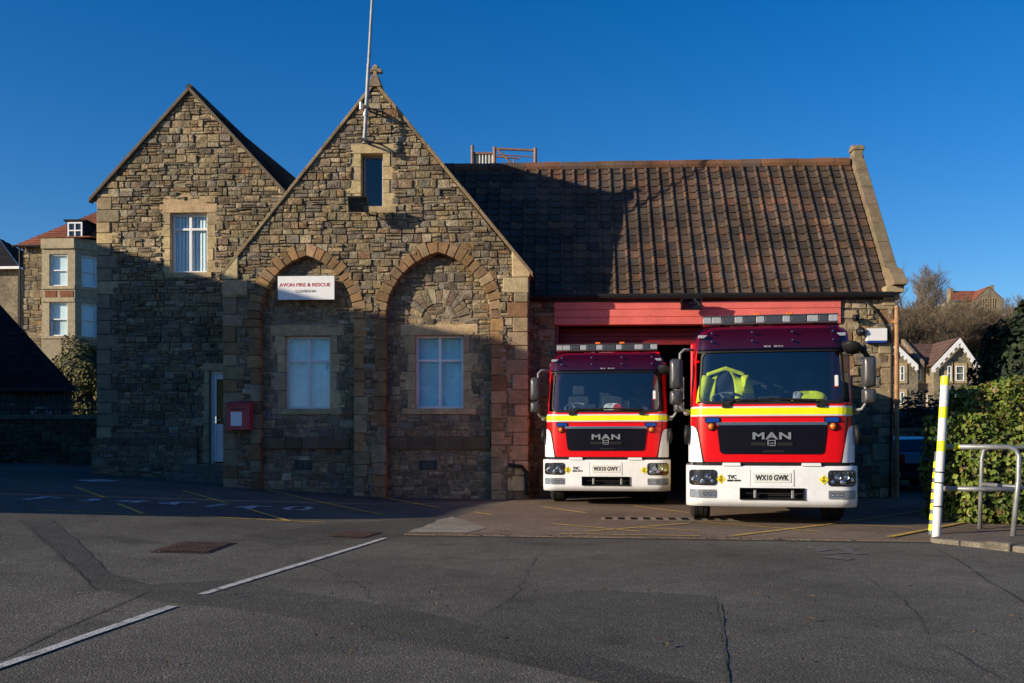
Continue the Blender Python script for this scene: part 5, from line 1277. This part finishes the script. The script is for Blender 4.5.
def at(x, Y, z=None):
    p = P(x, 400, Y); return (p.x, Y, gh(p.x, Y) if z is None else z)
WG = 'bare winter trees on the hillside'
wl = 'bare winter tree in the brown thicket on the hillside'
protos = [bare_tree('bare_tree', wl, at(925, 108), 8.5, 3, .62, M_twig, WG, 5, 4), bare_tree('bare_tree', wl, at(965, 112), 8, 8, .7, M_twig, WG, 5, 4), bare_tree('bare_tree', wl, at(1000, 105), 7.5, 21, .66, M_twig, WG, 5, 4)]
for k in range(68):
    row = k % 4; Y = (98, 114, 130, 142)[row] + U(-5, 5); x = 880 + (k // 4) * 10.2 + U(-6, 6); s_ = U(.8, 1.12) * (1 if row < 3 else .8)
    if Y > 125 and 928 < x < 1012: Y = 116 + U(-4, 4); s_ *= .62
    c = copy_tree(protos[k % 3]); c.location = at(x, Y); c.rotation_euler = (0, 0, U(0, 6.28)); c.scale = (s_ * 1.15, s_ * 1.15, s_ * .92)
hb = bush('hillside_bush', 'olive green bush among the bare trees on the hillside', 'bush', [((0, 0, 1.2), (2.2, 1.8, 1.9)), ((1.9, .3, .9), (1.7, 1.5, 1.4))], 2600, .42, OLIVE, 2.9, .5, M_leafm, 'olive bushes on the wooded hillside')
for k, (x, Y, s_) in enumerate([(905, 96, 1.0), (922, 100, 1.1), (945, 97, .8), (968, 102, .9), (990, 98, 1.2), (1012, 100, 1.2), (935, 122, 1.1), (978, 126, .9), (905, 126, 1.2)]):
    c = hb if k == 0 else copy_tree(hb); c.location = at(x, Y); c.rotation_euler = (0, 0, k * 1.3); c.scale = (s_, s_, s_)
TG = 'tall bare trees on the skyline'
for k, (x, Y, h_, sd, lab) in enumerate([(926, 160, 13, 5, 'tallest bare tree on the skyline left of the red roofed house'), (902, 165, 12, 15, 'bare skyline tree partly behind the engine house coping'), (946, 178, 12.5, 25, 'bare skyline tree rising just behind the red roofed house end'), (912, 158, 11.5, 45, 'bushy bare skyline tree close to the engine house end wall'), (938, 166, 12, 55, 'spreading bare skyline tree just left of the hilltop chimney'), (1012, 170, 8.5, 35, 'small bare skyline tree right of the red roofed house')]):
    bare_tree('bare_tree', lab, at(x, Y), h_, sd, .5, M_twigl, TG, 6, 3)
for x, Y, h_, sd, lab in ((42, 62, 7.2, 41, 'bare tree behind the bay windowed house roof'), (20, 66, 7.5, 42, 'bare tree behind the far left roof'), (62, 70, 7.6, 43, 'bare tree left of the white dormer')):
    bare_tree('bare_tree', lab, at(x, Y), h_ + 3.2, sd, .55, M_twigl, 'bare trees behind the left houses', 6, 3)

# ================================================================== BACKGROUND BUILDINGS
def sash(parent, T, w, h, glass=None, blind=True, fr=None, mull=False):
    """sash window on a facade: T places its bottom centre, -Y outwards"""
    fr = fr or M_upvc; m = MB(); f = .07
    for b in ((-w / 2, w / 2, 0, f), (-w / 2, w / 2, h - f, h), (-w / 2, -w / 2 + f, f, h - f), (w / 2 - f, w / 2, f, h - f), (-w / 2 + f, w / 2 - f, h * .5 - f * .4, h * .5 + f * .4)): m.box(b[0], b[1], -.03, .05, b[2], b[3], T=T)
    if mull: m.box(-f * .4, f * .4, -.028, .048, f, h - f, T=T)
    o = m.build('window', fr, parent); m = MB(); m.poly([T @ Vector(q) for q in ((-w / 2 + .03, .02, .03), (w / 2 - .03, .02, .03), (w / 2 - .03, .02, h - .03), (-w / 2 + .03, .02, h - .03))]); m.build('pane', glass or M_glass, o)
    m = MB(); m.box(-w / 2, w / 2, .10, .12, 0, h, T=T); m.build('curtain', M_blind if blind else M_dark, o)
def roof_slope(m, q, step=.35, c=(1, 1, 1)):
    """q = eaves a, eaves b, ridge b, ridge a; lapped courses"""
    a, b, c2, d = [Vector(x) for x in q]; n = max(3, int((d - a).length / step)); nm = (b - a).cross(d - a).normalized()
    if nm.z < 0: nm = -nm
    for i in range(n):
        t0, t1 = i / n, min(1, (i + 1.15) / n); m.poly([a.lerp(d, t0) + nm * .05, b.lerp(c2, t0) + nm * .05, b.lerp(c2, t1), a.lerp(d, t1)], c); m.poly([a.lerp(d, t0), b.lerp(c2, t0), b.lerp(c2, t0) + nm * .05, a.lerp(d, t0) + nm * .05], c)
# --- bay windowed house, far left
YB = 45.0
bh = empty('bay_house', 'sunlit stone house with a two storey bay, orange tiled roof and white dormer', 'house')
p = lambda x, y, Y=YB: P(x, y, Y)
bx0, bx1 = p(23, 300).x, p(150, 300).x; ez = p(50, 247).z; gz = gh(-20, 45) - 1
m = MB(); masonry(m, rect(bx0, bx1, gz + 4, ez), YB, band=(.26, .42), wid=(.25, .6)); backing(m, rect(bx0, bx1, gz, ez), [], YB)
fn = lambda x, y, z: (bx0 - (YB - y), YB + x, z); backing(m, rect(0, 8, gz, ez), [], YB, fn=fn); m.box(bx1 - .1, bx1, YB + .1, YB + 8, gz, ez, m=1)
m.build('wall', SM, bh)
m = MB()   # canted bay in dressed stone
b0, b1 = p(50, 300).x, p(98, 300).x; bd = 1.0; bf0, bf1 = b0 + .15, p(75, 300, YB - bd).x
out = [(b0, YB - .03), (bf0, YB - bd), (bf1, YB - bd), (b1 + .3, YB - .03)]
zt = p(60, 243).z; zA0, zA1 = p(60, 286, YB - bd).z, p(60, 254, YB - bd).z; zB0, zB1 = p(60, 336, YB - bd).z, p(60, 303, YB - bd).z
def bay_block(z0, z1, e, c):
    pts = [Vector((x + (0), y - e, 0)) for x, y in out]; o = len(m.v)
    m.v += [(q.x, q.y, z0) for q in pts] + [(q.x, q.y, z1) for q in pts]
    for i in range(3): m.face((o + i, o + i + 1, o + 5 + i, o + 4 + i), c)
    m.face((o + 4, o + 5, o + 6, o + 7), c); m.face((o + 3, o + 2, o + 1, o), c)
BUFF = [(.40, .33, .22), (.36, .30, .20), (.33, .275, .19), (.42, .35, .24)]
bay_block(gz, zB0 - .12, .0, BUFF[2]); bay_block(zB0 - .12, zB0, .06, BUFF[0]); bay_block(zB1 + .05, zB1 + .2, .05, BUFF[0]); bay_block(zB1 + .2, zA0 - .14, 0, BUFF[1]); bay_block(zA0 - .14, zA0, .06, BUFF[0]); bay_block(zA1, zA1 + .25, 0, BUFF[1]); bay_block(zA1 + .25, zt + .02, .10, BUFF[0])
for z0, z1 in ((zB0, zB1 + .05), (zA0, zA1)):
    for i in range(3):
        a, b = Vector((*out[i], 0)), Vector((*out[i + 1], 0)); Lx = (b - a).length; d = (b - a) / Lx; nn = Vector((-d.y, d.x, 0))
        T = Matrix.Translation(a) @ Matrix(((d.x, nn.x, 0, 0), (d.y, nn.y, 0, 0), (0, 0, 1, 0), (0, 0, 0, 1)))
        pw = .36 if i == 1 else .3; m.box(0, pw, 0, .25, z0, z1, BUFF[0], T=T); m.box(Lx - pw, Lx, 0, .25, z0, z1, BUFF[1], T=T)
        if i: sash(bh, T @ Matrix.Translation((Lx / 2, .12, z0)), Lx - 2 * pw, z1 - z0)
for x0, x1 in ((.1, .45), (.55, .95)): m.box(bf0 + (bf1 - bf0) * x0, bf0 + (bf1 - bf0) * x1, YB - bd - .02, YB - bd, zB1 + .28, zA0 - .22, (.22, .09, .05))
m.build('bay', M_dressA, bh)
m = MB(); rz = p(103, 205, YB + 3).z
roof_slope(m, [(bx0 - .3, YB - .3, ez), (bx1, YB - .3, ez), (bx1, YB + 4, rz + .6), (bx0 + 3.6, YB + 4, rz + .6)], .3); roof_slope(m, [(bx0 - .3, YB + 8, ez), (bx0 - .3, YB - .3, ez), (bx0 + 3.6, YB + 4, rz + .6), (bx0 + 3.6, YB + 4.1, rz + .6)], .3)
rf = m.build('roof', M_redroof, bh)
m = MB(); roof_slope(m, [(b0 - .1, YB - bd - .15, zt + .02), (b1 + .2, YB - bd - .15, zt + .02), (b1, YB + .4, zt + .25), (b0 + .5, YB + .4, zt + .25)], .3); m.build('bay_roof', M_redroof, bh)
d0, d1 = p(66, 240, YB - .1), p(84, 221, YB - .1)
m = MB(); m.box(d0.x, d1.x, YB - .05, YB + 3, d0.z - .3, d1.z); m.box(d0.x - .1, d1.x + .1, YB - .15, YB + 3, d1.z, d1.z + .08); dm = m.build('dormer', M_darkroof, bh)
sash(bh, Matrix.Translation(((d0.x + d1.x) / 2, YB - .09, d0.z + .05)), (d1.x - d0.x) * .82, d1.z - d0.z - .1, mull=True)
m = MB(); gp_ = [(bx0 - .32, YB - .38, ez - .02), (b0, YB - .38, ez - .02)]; m.tube(gp_, .06, 8); m.tube([(bx0 - .1, YB - .1, ez), (bx0 - .1, YB - .1, gz)], .04, 8); m.build('gutter', M_black, bh)
# --- darker house at the far left edge
dh = empty('dark_house', 'shaded house with a hipped roof coloured dark for shade at the left edge', 'house'); YD = 52.0
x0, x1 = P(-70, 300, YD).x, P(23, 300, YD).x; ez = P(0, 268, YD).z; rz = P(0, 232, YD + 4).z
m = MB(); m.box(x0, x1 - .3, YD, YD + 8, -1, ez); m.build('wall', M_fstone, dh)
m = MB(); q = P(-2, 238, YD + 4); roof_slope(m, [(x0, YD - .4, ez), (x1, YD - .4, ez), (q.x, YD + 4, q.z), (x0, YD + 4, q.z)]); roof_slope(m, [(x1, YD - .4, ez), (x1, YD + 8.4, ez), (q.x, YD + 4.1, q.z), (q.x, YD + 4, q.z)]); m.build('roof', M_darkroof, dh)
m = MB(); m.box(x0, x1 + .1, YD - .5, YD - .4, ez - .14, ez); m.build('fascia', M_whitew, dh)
# --- low dark roofed hall with arch, boundary wall and railings (all in shade)
YH = 28.0
hl_ = empty('stone_hall', 'low shaded stone hall with a steep dark roof at left', 'hall')
a = P(82, 386, YH); b = P(0, 297, YH + 2.6); x0 = -26.0; ze = P(40, 388, YH - .3).z
m = MB(); masonry(m, rect(-19.5, a.x - .35, gh(-15, 28) - .1, ze), YH, [rhole(P(31, 400, YH).x, P(53, 400, YH).x, 0, 2.35)], band=(.22, .34)); backing(m, rect(x0, a.x - .3, 0, ze), [], YH); m.build('wall', SM, hl_)
m = MB(); L1 = 5.5; sl_ = (b.z - a.z) / max(.1, 2.6); rr = 5.2
hx = a.x; upv = Vector((0, .62, .785)).normalized(); TL = 6.6; ct = P(0, 297, YH + 2.6); v_top = (ct.z - ze) / upv.z; kx = (hx - ct.x) / v_top
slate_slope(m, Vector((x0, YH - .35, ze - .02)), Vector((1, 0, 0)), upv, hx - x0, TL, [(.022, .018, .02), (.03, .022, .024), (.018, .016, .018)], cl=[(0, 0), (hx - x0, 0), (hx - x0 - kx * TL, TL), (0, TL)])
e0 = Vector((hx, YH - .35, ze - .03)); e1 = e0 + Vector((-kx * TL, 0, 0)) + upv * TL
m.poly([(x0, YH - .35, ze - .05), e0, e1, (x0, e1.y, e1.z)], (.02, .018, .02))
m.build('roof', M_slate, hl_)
m = MB(); m.poly([(hx - .3, YH, 0), (e1.x, e1.y, 0), (e1.x, e1.y, e1.z - .06), (hx - .3, YH, ze)]); m.poly([(x0, e1.y, 0), (e1.x, e1.y, 0), (e1.x, e1.y, e1.z - .06), (x0, e1.y, e1.z - .06)]); m.build('end_wall', M_fstone, hl_)
m = MB(); m.box(x0, hx + .05, YH - .47, YH - .36, ze - .1, ze); m.tube([(hx - .5, YH - .1, ze), (hx - .5, YH - .1, .6)], .05, 8); m.build('gutter', M_iron, hl_)
m = MB(); ca = P(42, 418, YH); ra = abs(P(53, 418, YH).x - P(31, 418, YH).x) / 2
for i in range(9):
    t0, t1 = math.pi * i / 9 + .03, math.pi * (i + 1) / 9 - .03; ri, ro = ra * .72, ra * 1.05
    m.prism([(ca.x + ri * math.cos(t0), ca.z + ri * math.sin(t0)), (ca.x + ro * math.cos(t0), ca.z + ro * math.sin(t0)), (ca.x + ro * math.cos(t1), ca.z + ro * math.sin(t1)), (ca.x + ri * math.cos(t1), ca.z + ri * math.sin(t1))], YH - .08, YH + .1, jit((.62, .56, .46)))
m.box(ca.x - ra * .72, ca.x + ra * .72, YH + .12, YH + .14, ca.z - .6, ca.z + ra * .7, (.02, .02, .02)); m.build('arch', M_dressA, hl_)
bw = empty('boundary_wall', 'dark rubble wall carrying the iron railings at left', 'wall'); YBW = 26.0
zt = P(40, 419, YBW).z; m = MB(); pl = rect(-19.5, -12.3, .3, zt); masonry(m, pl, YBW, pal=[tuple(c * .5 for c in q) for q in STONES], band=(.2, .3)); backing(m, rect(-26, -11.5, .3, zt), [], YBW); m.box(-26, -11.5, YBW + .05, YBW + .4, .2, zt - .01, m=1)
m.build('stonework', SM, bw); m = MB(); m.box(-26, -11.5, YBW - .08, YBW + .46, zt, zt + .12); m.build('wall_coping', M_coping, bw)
rl = empty('railings', 'black iron railings along the top of the dark boundary wall', 'railings')
m = MB(); zr = P(40, 398, YBW).z; x = -19.0
while x < -11.6: m.tube([(x, YBW + .2, zt + .1), (x, YBW + .2, zr), (x, YBW + .2, zr + .1)], [.014, .014, .002], 6); x += .14
m.build('bars', M_iron, rl); m = MB(); m.box(-19.2, -11.5, YBW + .185, YBW + .215, zr - .1, zr - .06); m.box(-19.2, -11.5, YBW + .185, YBW + .215, zt + .25, zt + .29); m.build('rails', M_iron, rl)
bush('dark_hedge', 'dark hedge between the railings and the station corner', 'hedge', [((-12.6, 30.5, 1.7), (1.6, 1.2, 1.7))], 5000, .10, DGREEN, 6.6)
# --- villa with two white barge boards, right
YV = 80.0; p = lambda x, y, Y=YV: P(x, y, Y)
vh = empty('gabled_villa', 'stone villa with white barge boards on its gables below the wooded hill', 'house')
g0 = gh(33, 80) - .5
vx0, vx1 = p(896, 380).x, p(979, 380).x; ez = p(930, 366).z; rz = p(930, 344).z + .4
m = MB(); m.box(vx0 - 4, vx1 - .2, YV, YV + 9, g0 - 2, ez)
for (xl, xa, xr, ya, ye, dy) in ((885, 896, 918, 344, 363, .5), (934, 960, 978, 340, 364, 1.2)):
    A, B, C = p(xl, ye, YV - dy), p(xa, ya, YV - dy), p(xr, ye, YV - dy)
    m.prism([(A.x, g0 - 2), (C.x, g0 - 2), (C.x, C.z), (B.x, B.z), (A.x, C.z)], YV - dy, YV + .3)
m.build('wall', M_fstone, vh)
m = MB(); roof_slope(m, [(vx0 - 4, YV - .3, ez), (vx1, YV - .3, ez), (vx1, YV + 4, rz), (vx0 - 4, YV + 4, rz)], .4); roof_slope(m, [(vx0 - 4, YV + 9, ez), (vx1, YV + 9, ez), (vx1, YV + 4, rz), (vx0 - 4, YV + 4, rz)], .4)
for (xl, xa, xr, ya, ye, dy) in ((880, 896, 918, 343.5, 365, .7), (932, 960, 980, 338, 367, 1.5)):
    A, B, C = p(xl, ye, YV - dy), p(xa, ya, YV - dy), p(xr, ye, YV - dy)
    for e in (A, C): roof_slope(m, [(e.x, YV - dy, C.z + .1), (e.x, YV + 4, C.z + .1), (B.x, YV + 4, B.z + .1), (B.x, YV - dy, B.z + .1)], .4)
m.build('roof', M_brownroof, vh)
m = MB()
for (xl, xa, xr, ya, ye, dy) in ((880, 896, 918, 343.5, 365, .8), (932, 960, 980, 338, 367, 1.6)):
    A, B, C = p(xl, ye, YV - dy), p(xa, ya, YV - dy), p(xr, ye, YV - dy); hb = .42
    for e, s in ((A, 1), (C, -1)):
        pts = [(e.x, C.z - hb), (B.x, B.z - hb), (B.x, B.z), (e.x, C.z)]; m.prism(pts if s > 0 else pts[::-1], YV - dy - .06, YV - dy + .04)
        for k in range(6):
            t = (k + .5) / 6; xx = e.x + (B.x - e.x) * t; zz = C.z - hb + (B.z - C.z) * t; m.prism([(xx - .14, zz - .02 - .0), (xx, zz - .22), (xx + .14, zz - .02), (xx, zz + .1)], YV - dy - .05, YV - dy + .03)
m.build('barge_board', M_whitew, vh)
m = MB(); m.prism([(YV - .5, ez - .3), (YV + 4.1, rz - .2), (YV + 4.1, rz + .45), (YV - .5, ez + .35)], p(919, 350).x, p(922, 350).x, fn=lambda x, y, z: (y, x, z)); m.build('party_wall', M_coping, vh)
def vwin(x, y0, y1, w, dy, T=None):
    a, b = p(x, y1, YV - dy), p(x, y0, YV - dy); W = w * YV / F; m = MB()
    m.box(a.x - W / 2 - .22, a.x + W / 2 + .22, YV - dy - .10, YV - dy - .02, a.z - .2, a.z); m.box(a.x - W / 2 - .22, a.x + W / 2 + .22, YV - dy - .08, YV - dy - .02, b.z, b.z + .25)
    for s in (-1, 1): m.box(a.x + s * (W / 2 + .11) - .11, a.x + s * (W / 2 + .11) + .11, YV - dy - .079, YV - dy - .02, a.z, b.z)
    m.build('window_surround', M_dress, vh); sash(vh, Matrix.Translation((a.x, YV - dy - .08, a.z)), W, b.z - a.z)
for a in ((917.5, 369, 381, 6, .0), (931.5, 369, 381, 6, .0), (917.5, 394, 406, 8, 0), (930.5, 394, 406, 8, 0), (902, 366, 381, 4, .5), (959.5, 366, 381, 8, 1.2), (949, 366, 381, 4, 1.2), (959, 394, 408, 8, 1.2), (902, 392, 406, 4, .5)): vwin(a[0], a[1], a[2], a[3], a[4])
# --- red roofed house on the hill
YK = 150.0; p = lambda x, y, Y=YK: P(x, y, Y)
kh = empty('hilltop_house', 'distant stone house with an orange red roof standing high on the hill', 'house'); g0 = gh(70, 150) - 2
A, B, C = p(974, 300, YK - 1), p(989, 286.5, YK - 1), p(1004, 300, YK - 1); ez = p(955, 301).z
m = MB(); m.prism([(A.x, g0), (C.x, g0), (C.x, C.z), (B.x, B.z), (A.x, C.z)], YK - 1, YK + 8); m.box(p(950, 300).x, A.x + .5, YK, YK + 8, g0, ez); m.build('wall', M_fstone, kh)
m = MB(); r0, r1 = p(951, 291, YK + 4), p(984, 290, YK + 4); roof_slope(m, [(p(950, 300).x, YK - .4, ez), (A.x + 1.2, YK - .4, ez), (A.x + 2.2, YK + 4, r0.z), (r0.x - .1, YK + 4, r0.z)], .4)
for e in (A, C): roof_slope(m, [(e.x, YK - 1.05, C.z + .05), (e.x, YK + 8, C.z + .05), (B.x, YK + 8, B.z + .05), (B.x, YK - 1.05, B.z + .05)], .4)
m.build('roof', M_redroof, kh)
m = MB(); m.box(p(997, 290).x, p(1000, 290).x, YK + 2, YK + 3, B.z - 2, p(998, 285, YK + 2).z); m.build('chimney', M_fstone, kh); m = MB(); m.box(p(950.5, 290, YK + 3).x, p(953, 290, YK + 3).x, YK + 3, YK + 4.5, ez, p(950, 288, YK + 3).z); m.build('chimney', M_fstone, kh)
for x, y0, y1, w, dy in ((966, 302, 311, 2.2, 0), (970, 302, 311, 2.2, 0), (983.5, 298, 309, 2.2, 1), (986.8, 298, 309, 2.2, 1), (990.1, 298, 309, 2.2, 1), (993.4, 298, 309, 2.2, 1), (985, 315, 324, 2.2, 1), (988.5, 315, 324, 2.2, 1), (992, 315, 324, 2.2, 1)):
    a, b = p(x, y1, YK - dy), p(x, y0, YK - dy); W = w * YK / F; sash(kh, Matrix.Translation((a.x, YK - dy - .06, a.z)), W, b.z - a.z, M_glassd, False, M_dress)
    
# --- parked car and garden wall beyond the station corner
cr = empty('parked_car', 'dark blue hatchback with a pale roof parked beyond the station corner', 'car'); cx0 = P(900, 450, 24.5).x + .05
cy0 = 24.5; cw = .86; cxm = cx0 + .72
prof_ = [(0, .38), (0, .72), (.05, .95), (.22, 1.0), (.55, 1.30), (.8, 1.36), (2.0, 1.38), (2.5, 1.28), (3.1, .98), (3.9, .84), (4.05, .6), (4.05, .3), (.05, .3)]
m = MB(); m.prism(prof_, -cw, cw, fn=lambda y, x, z: (cxm + x * (1 - .16 * max(0, z - .95) / .4), cy0 + y, z)); m.build('body', M_carblue, cr, bevel=.04, seg=3)
m = MB(); m.grid([[(cxm + cw * .86 * u, cy0 + y, z + .012 - .02 * abs(u)) for u in (-1, -.5, 0, .5, 1)] for y, z in ((.56, 1.31), (.8, 1.372), (2.0, 1.392), (2.45, 1.30))]); m.build('roof', M_carroof, cr, smooth=True)
m = MB(); m.grid([[(cxm + cw * .8 * u, cy0 + y - .012, z + .008) for u in (-1, 1)] for y, z in ((.245, 1.025), (.52, 1.265))]); m.build('rear_window', M_glassd, cr)
for s in (-1, 1):
    m = MB(); m.box(cxm + s * cw * .86 - .09, cxm + s * cw * .86 + .09, cy0 - .015, cy0 + .15, .72, .96); m.build('tail_light', M_taill, cr, bevel=.02)
    for y in (.75, 3.25):
        m = MB(); m.lathe([(0, -.03), (.16, -.02), (.2, 0), (.29, .0), (.31, -.04), (.31, -.16), (.29, -.2), (0, -.2)], (cxm + s * cw * 1.01, cy0 + y, .31), (s, 0, 0), 20); m.build('wheel', M_rubber, cr, smooth=False)
m = MB(); m.box(cxm - .25, cxm + .25, cy0 - .02, cy0 + .02, .55, .65); m.build('number_plate', M_hazy, cr)
m = MB(); m.box(cxm - cw * .95, cxm + cw * .95, cy0 - .06, cy0 + .1, .33, .5); m.build('bumper', M_black, cr, bevel=.03)
gw_ = empty('garden_wall', 'dark garden wall behind the parked blue car', 'wall'); m = MB(); YG = 29.6; masonry(m, rect(8.4, 16, -.1, 1.55), YG, band=(.2, .3)); backing(m, rect(8.0, 20, -.1, 1.55), [], YG); m.box(8.0, 20, YG + .03, YG + .35, -.1, 1.54, m=1); m.build('stonework', SM, gw_)
m = MB(); m.box(7.95, 20, YG - .08, YG + .4, 1.55, 1.66); m.build('wall_coping', M_coping, gw_)
# --- neighbouring house left of the frame, whose shade falls over the yard and the lower station wall
SD = Vector((5.7, 3.0, 0)).normalized(); SN = Vector((SD.y, -SD.x, 0))
nb = empty('neighbouring_house', 'tall stone house beside the yard with a lower lean-to', 'house')
def UV(u, s, z): return tuple(SD * s + SN * u + Vector((0, 0, z)))
S0 = -9.0; K = .29 * 9
tall = [(-41, 0), (-18.5, 0), (-18.5, 5.72 + K), (-19.3, 6.02 + K), (-20.6, 5.84 + K), (-22.1, 5.87 + K), (-25, 6.15 + K), (-41, 6.2 + K)]
low = [(-18.45, 0), (-15.2, 0), (-15.2, 1.67 + K), (-17.0, 2.0 + K), (-18.45, 2.38 + K)]
for nm_, prf, dep in (('wall', tall, 9), ('lean_to', low, 6)):
    m = MB(); m.prism(prf, S0 - dep, S0, fn=lambda u, s, z: UV(u, s, z)); m.build(nm_, M_fstone, nb)
m = MB()
for a, b in zip(tall[2:], tall[3:]): m.poly([UV(a[0], S0 - 9, a[1] + .03), UV(b[0], S0 - 9, b[1] + .03), UV(b[0], S0 - .02, b[1] + .03), UV(a[0], S0 - .02, a[1] + .03)], SLP[0])
m.build('roof', M_slate, nb)
for u in (-22, -25, -28):
    for z in (1.2, 4.2):
        d = Matrix(((-SN.x, -SD.x, 0, 0), (-SN.y, -SD.y, 0, 0), (0, 0, 1, 0), (0, 0, 0, 1))); sash(nb, Matrix.Translation(UV(u, S0 + .05, z)) @ d, 1.0, 1.6)

# --- unseen terrace added behind the viewpoint (it closes off the low sky and shows in the glass)
th_ = empty('unseen_terrace', 'unseen row of brown stone terraced houses added to close off the low sky', 'house')
m = MB(); m.box(-16, 44, -31, -23, 0, 6.2); m.build('wall', M_fstone, th_)
m = MB(); roof_slope(m, [(44.3, -22.6, 6.15), (-16.3, -22.6, 6.15), (-16.3, -27, 9.4), (44.3, -27, 9.4)]); roof_slope(m, [(-16.3, -31.4, 6.15), (44.3, -31.4, 6.15), (44.3, -27, 9.4), (-16.3, -27, 9.4)]); m.build('roof', M_brownroof, th_)
RZ180 = Matrix.Rotation(math.pi, 4, 'Z')
for i in range(10):
    for z in (.9, 3.8): sash(th_, Matrix.Translation((-13 + i * 6, -22.96, z)) @ RZ180, 1.3, 1.6)
    m = MB(); m.box(-10.6 + i * 6, -9.6 + i * 6, -23.02, -22.94, 0, 2.1); m.build('door', M_doordk, th_)
    m = MB(); m.box(-10.4 + i * 6, -9.2 + i * 6, -27.6, -26.4, 8.8, 10.6); m.build('chimney', M_fstone, th_)

# ================================================================== finalise hierarchy: put each Empty at its thing's base
bpy.context.view_layer.update()
for o in list(bpy.data.objects):
    if o.type == 'EMPTY' and o.parent is None and o.location.length < 1e-6:
        lo = Vector((1e9,) * 3); hi = -lo
        for ch in o.children_recursive:
            if ch.type != 'MESH': continue
            for c in ch.bound_box:
                q = ch.matrix_world @ Vector(c)
                for k in range(3): lo[k] = min(lo[k], q[k]); hi[k] = max(hi[k], q[k])
        base = Vector(((lo.x + hi.x) / 2, (lo.y + hi.y) / 2, lo.z)); o.location = base
        for ch in o.children: ch.matrix_parent_inverse = Matrix.Translation(-base)

# ================================================================== LIGHT, SKY, CAMERA
sd = Vector((-5.7, -3.0, 1.87)).normalized()
EL = math.asin(sd.z); AZ = math.atan2(sd.x, sd.y)
w = bpy.data.worlds.new('World'); sc.world = w; w.use_nodes = True; nt = w.node_tree
sk = nt.nodes.new('ShaderNodeTexSky'); sk.sky_type = 'NISHITA'; sk.sun_disc = False; sk.sun_elevation = EL; sk.sun_rotation = AZ; sk.altitude = 100; sk.air_density = 1.0; sk.dust_density = .5; sk.ozone_density = 4.0
hs_ = nt.nodes.new('ShaderNodeHueSaturation'); hs_.inputs['Saturation'].default_value = 1.32; hs_.inputs['Hue'].default_value = .510; L(nt, sk.outputs[0], hs_.inputs['Color'])
bg = nt.nodes['Background']; L(nt, hs_.outputs[0], bg.inputs[0]); bg.inputs[1].default_value = .105
ld = bpy.data.lights.new('sun', 'SUN'); ld.energy = 4.7; ld.angle = R(.53); ld.color = (1, .855, .65)
lo_ = bpy.data.objects.new('sun', ld); col.objects.link(lo_); lo_.rotation_euler = (-sd).to_track_quat('-Z', 'Y').to_euler(); lo_.location = (-20, -10, 20)
cd = bpy.data.cameras.new('camera'); cd.sensor_width = 36; cd.lens = F / 1024 * 36; cd.shift_y = (HY - 341.5) / 1024; cd.clip_end = 4000; cd.clip_start = .1
cam = bpy.data.objects.new('camera', cd); col.objects.link(cam); cam.location = (0, 0, CAMH); cam.rotation_euler = (R(90), 0, YAW); sc.camera = cam
sc.view_settings.view_transform = 'Standard'; sc.view_settings.look = 'None'; sc.view_settings.exposure = .45; sc.view_settings.gamma = 1; sc.view_settings.use_curve_mapping = False
sc.render.engine = 'CYCLES'; sc.cycles.max_bounces = 6; sc.cycles.transparent_max_bounces = 10; sc.cycles.use_denoising = True
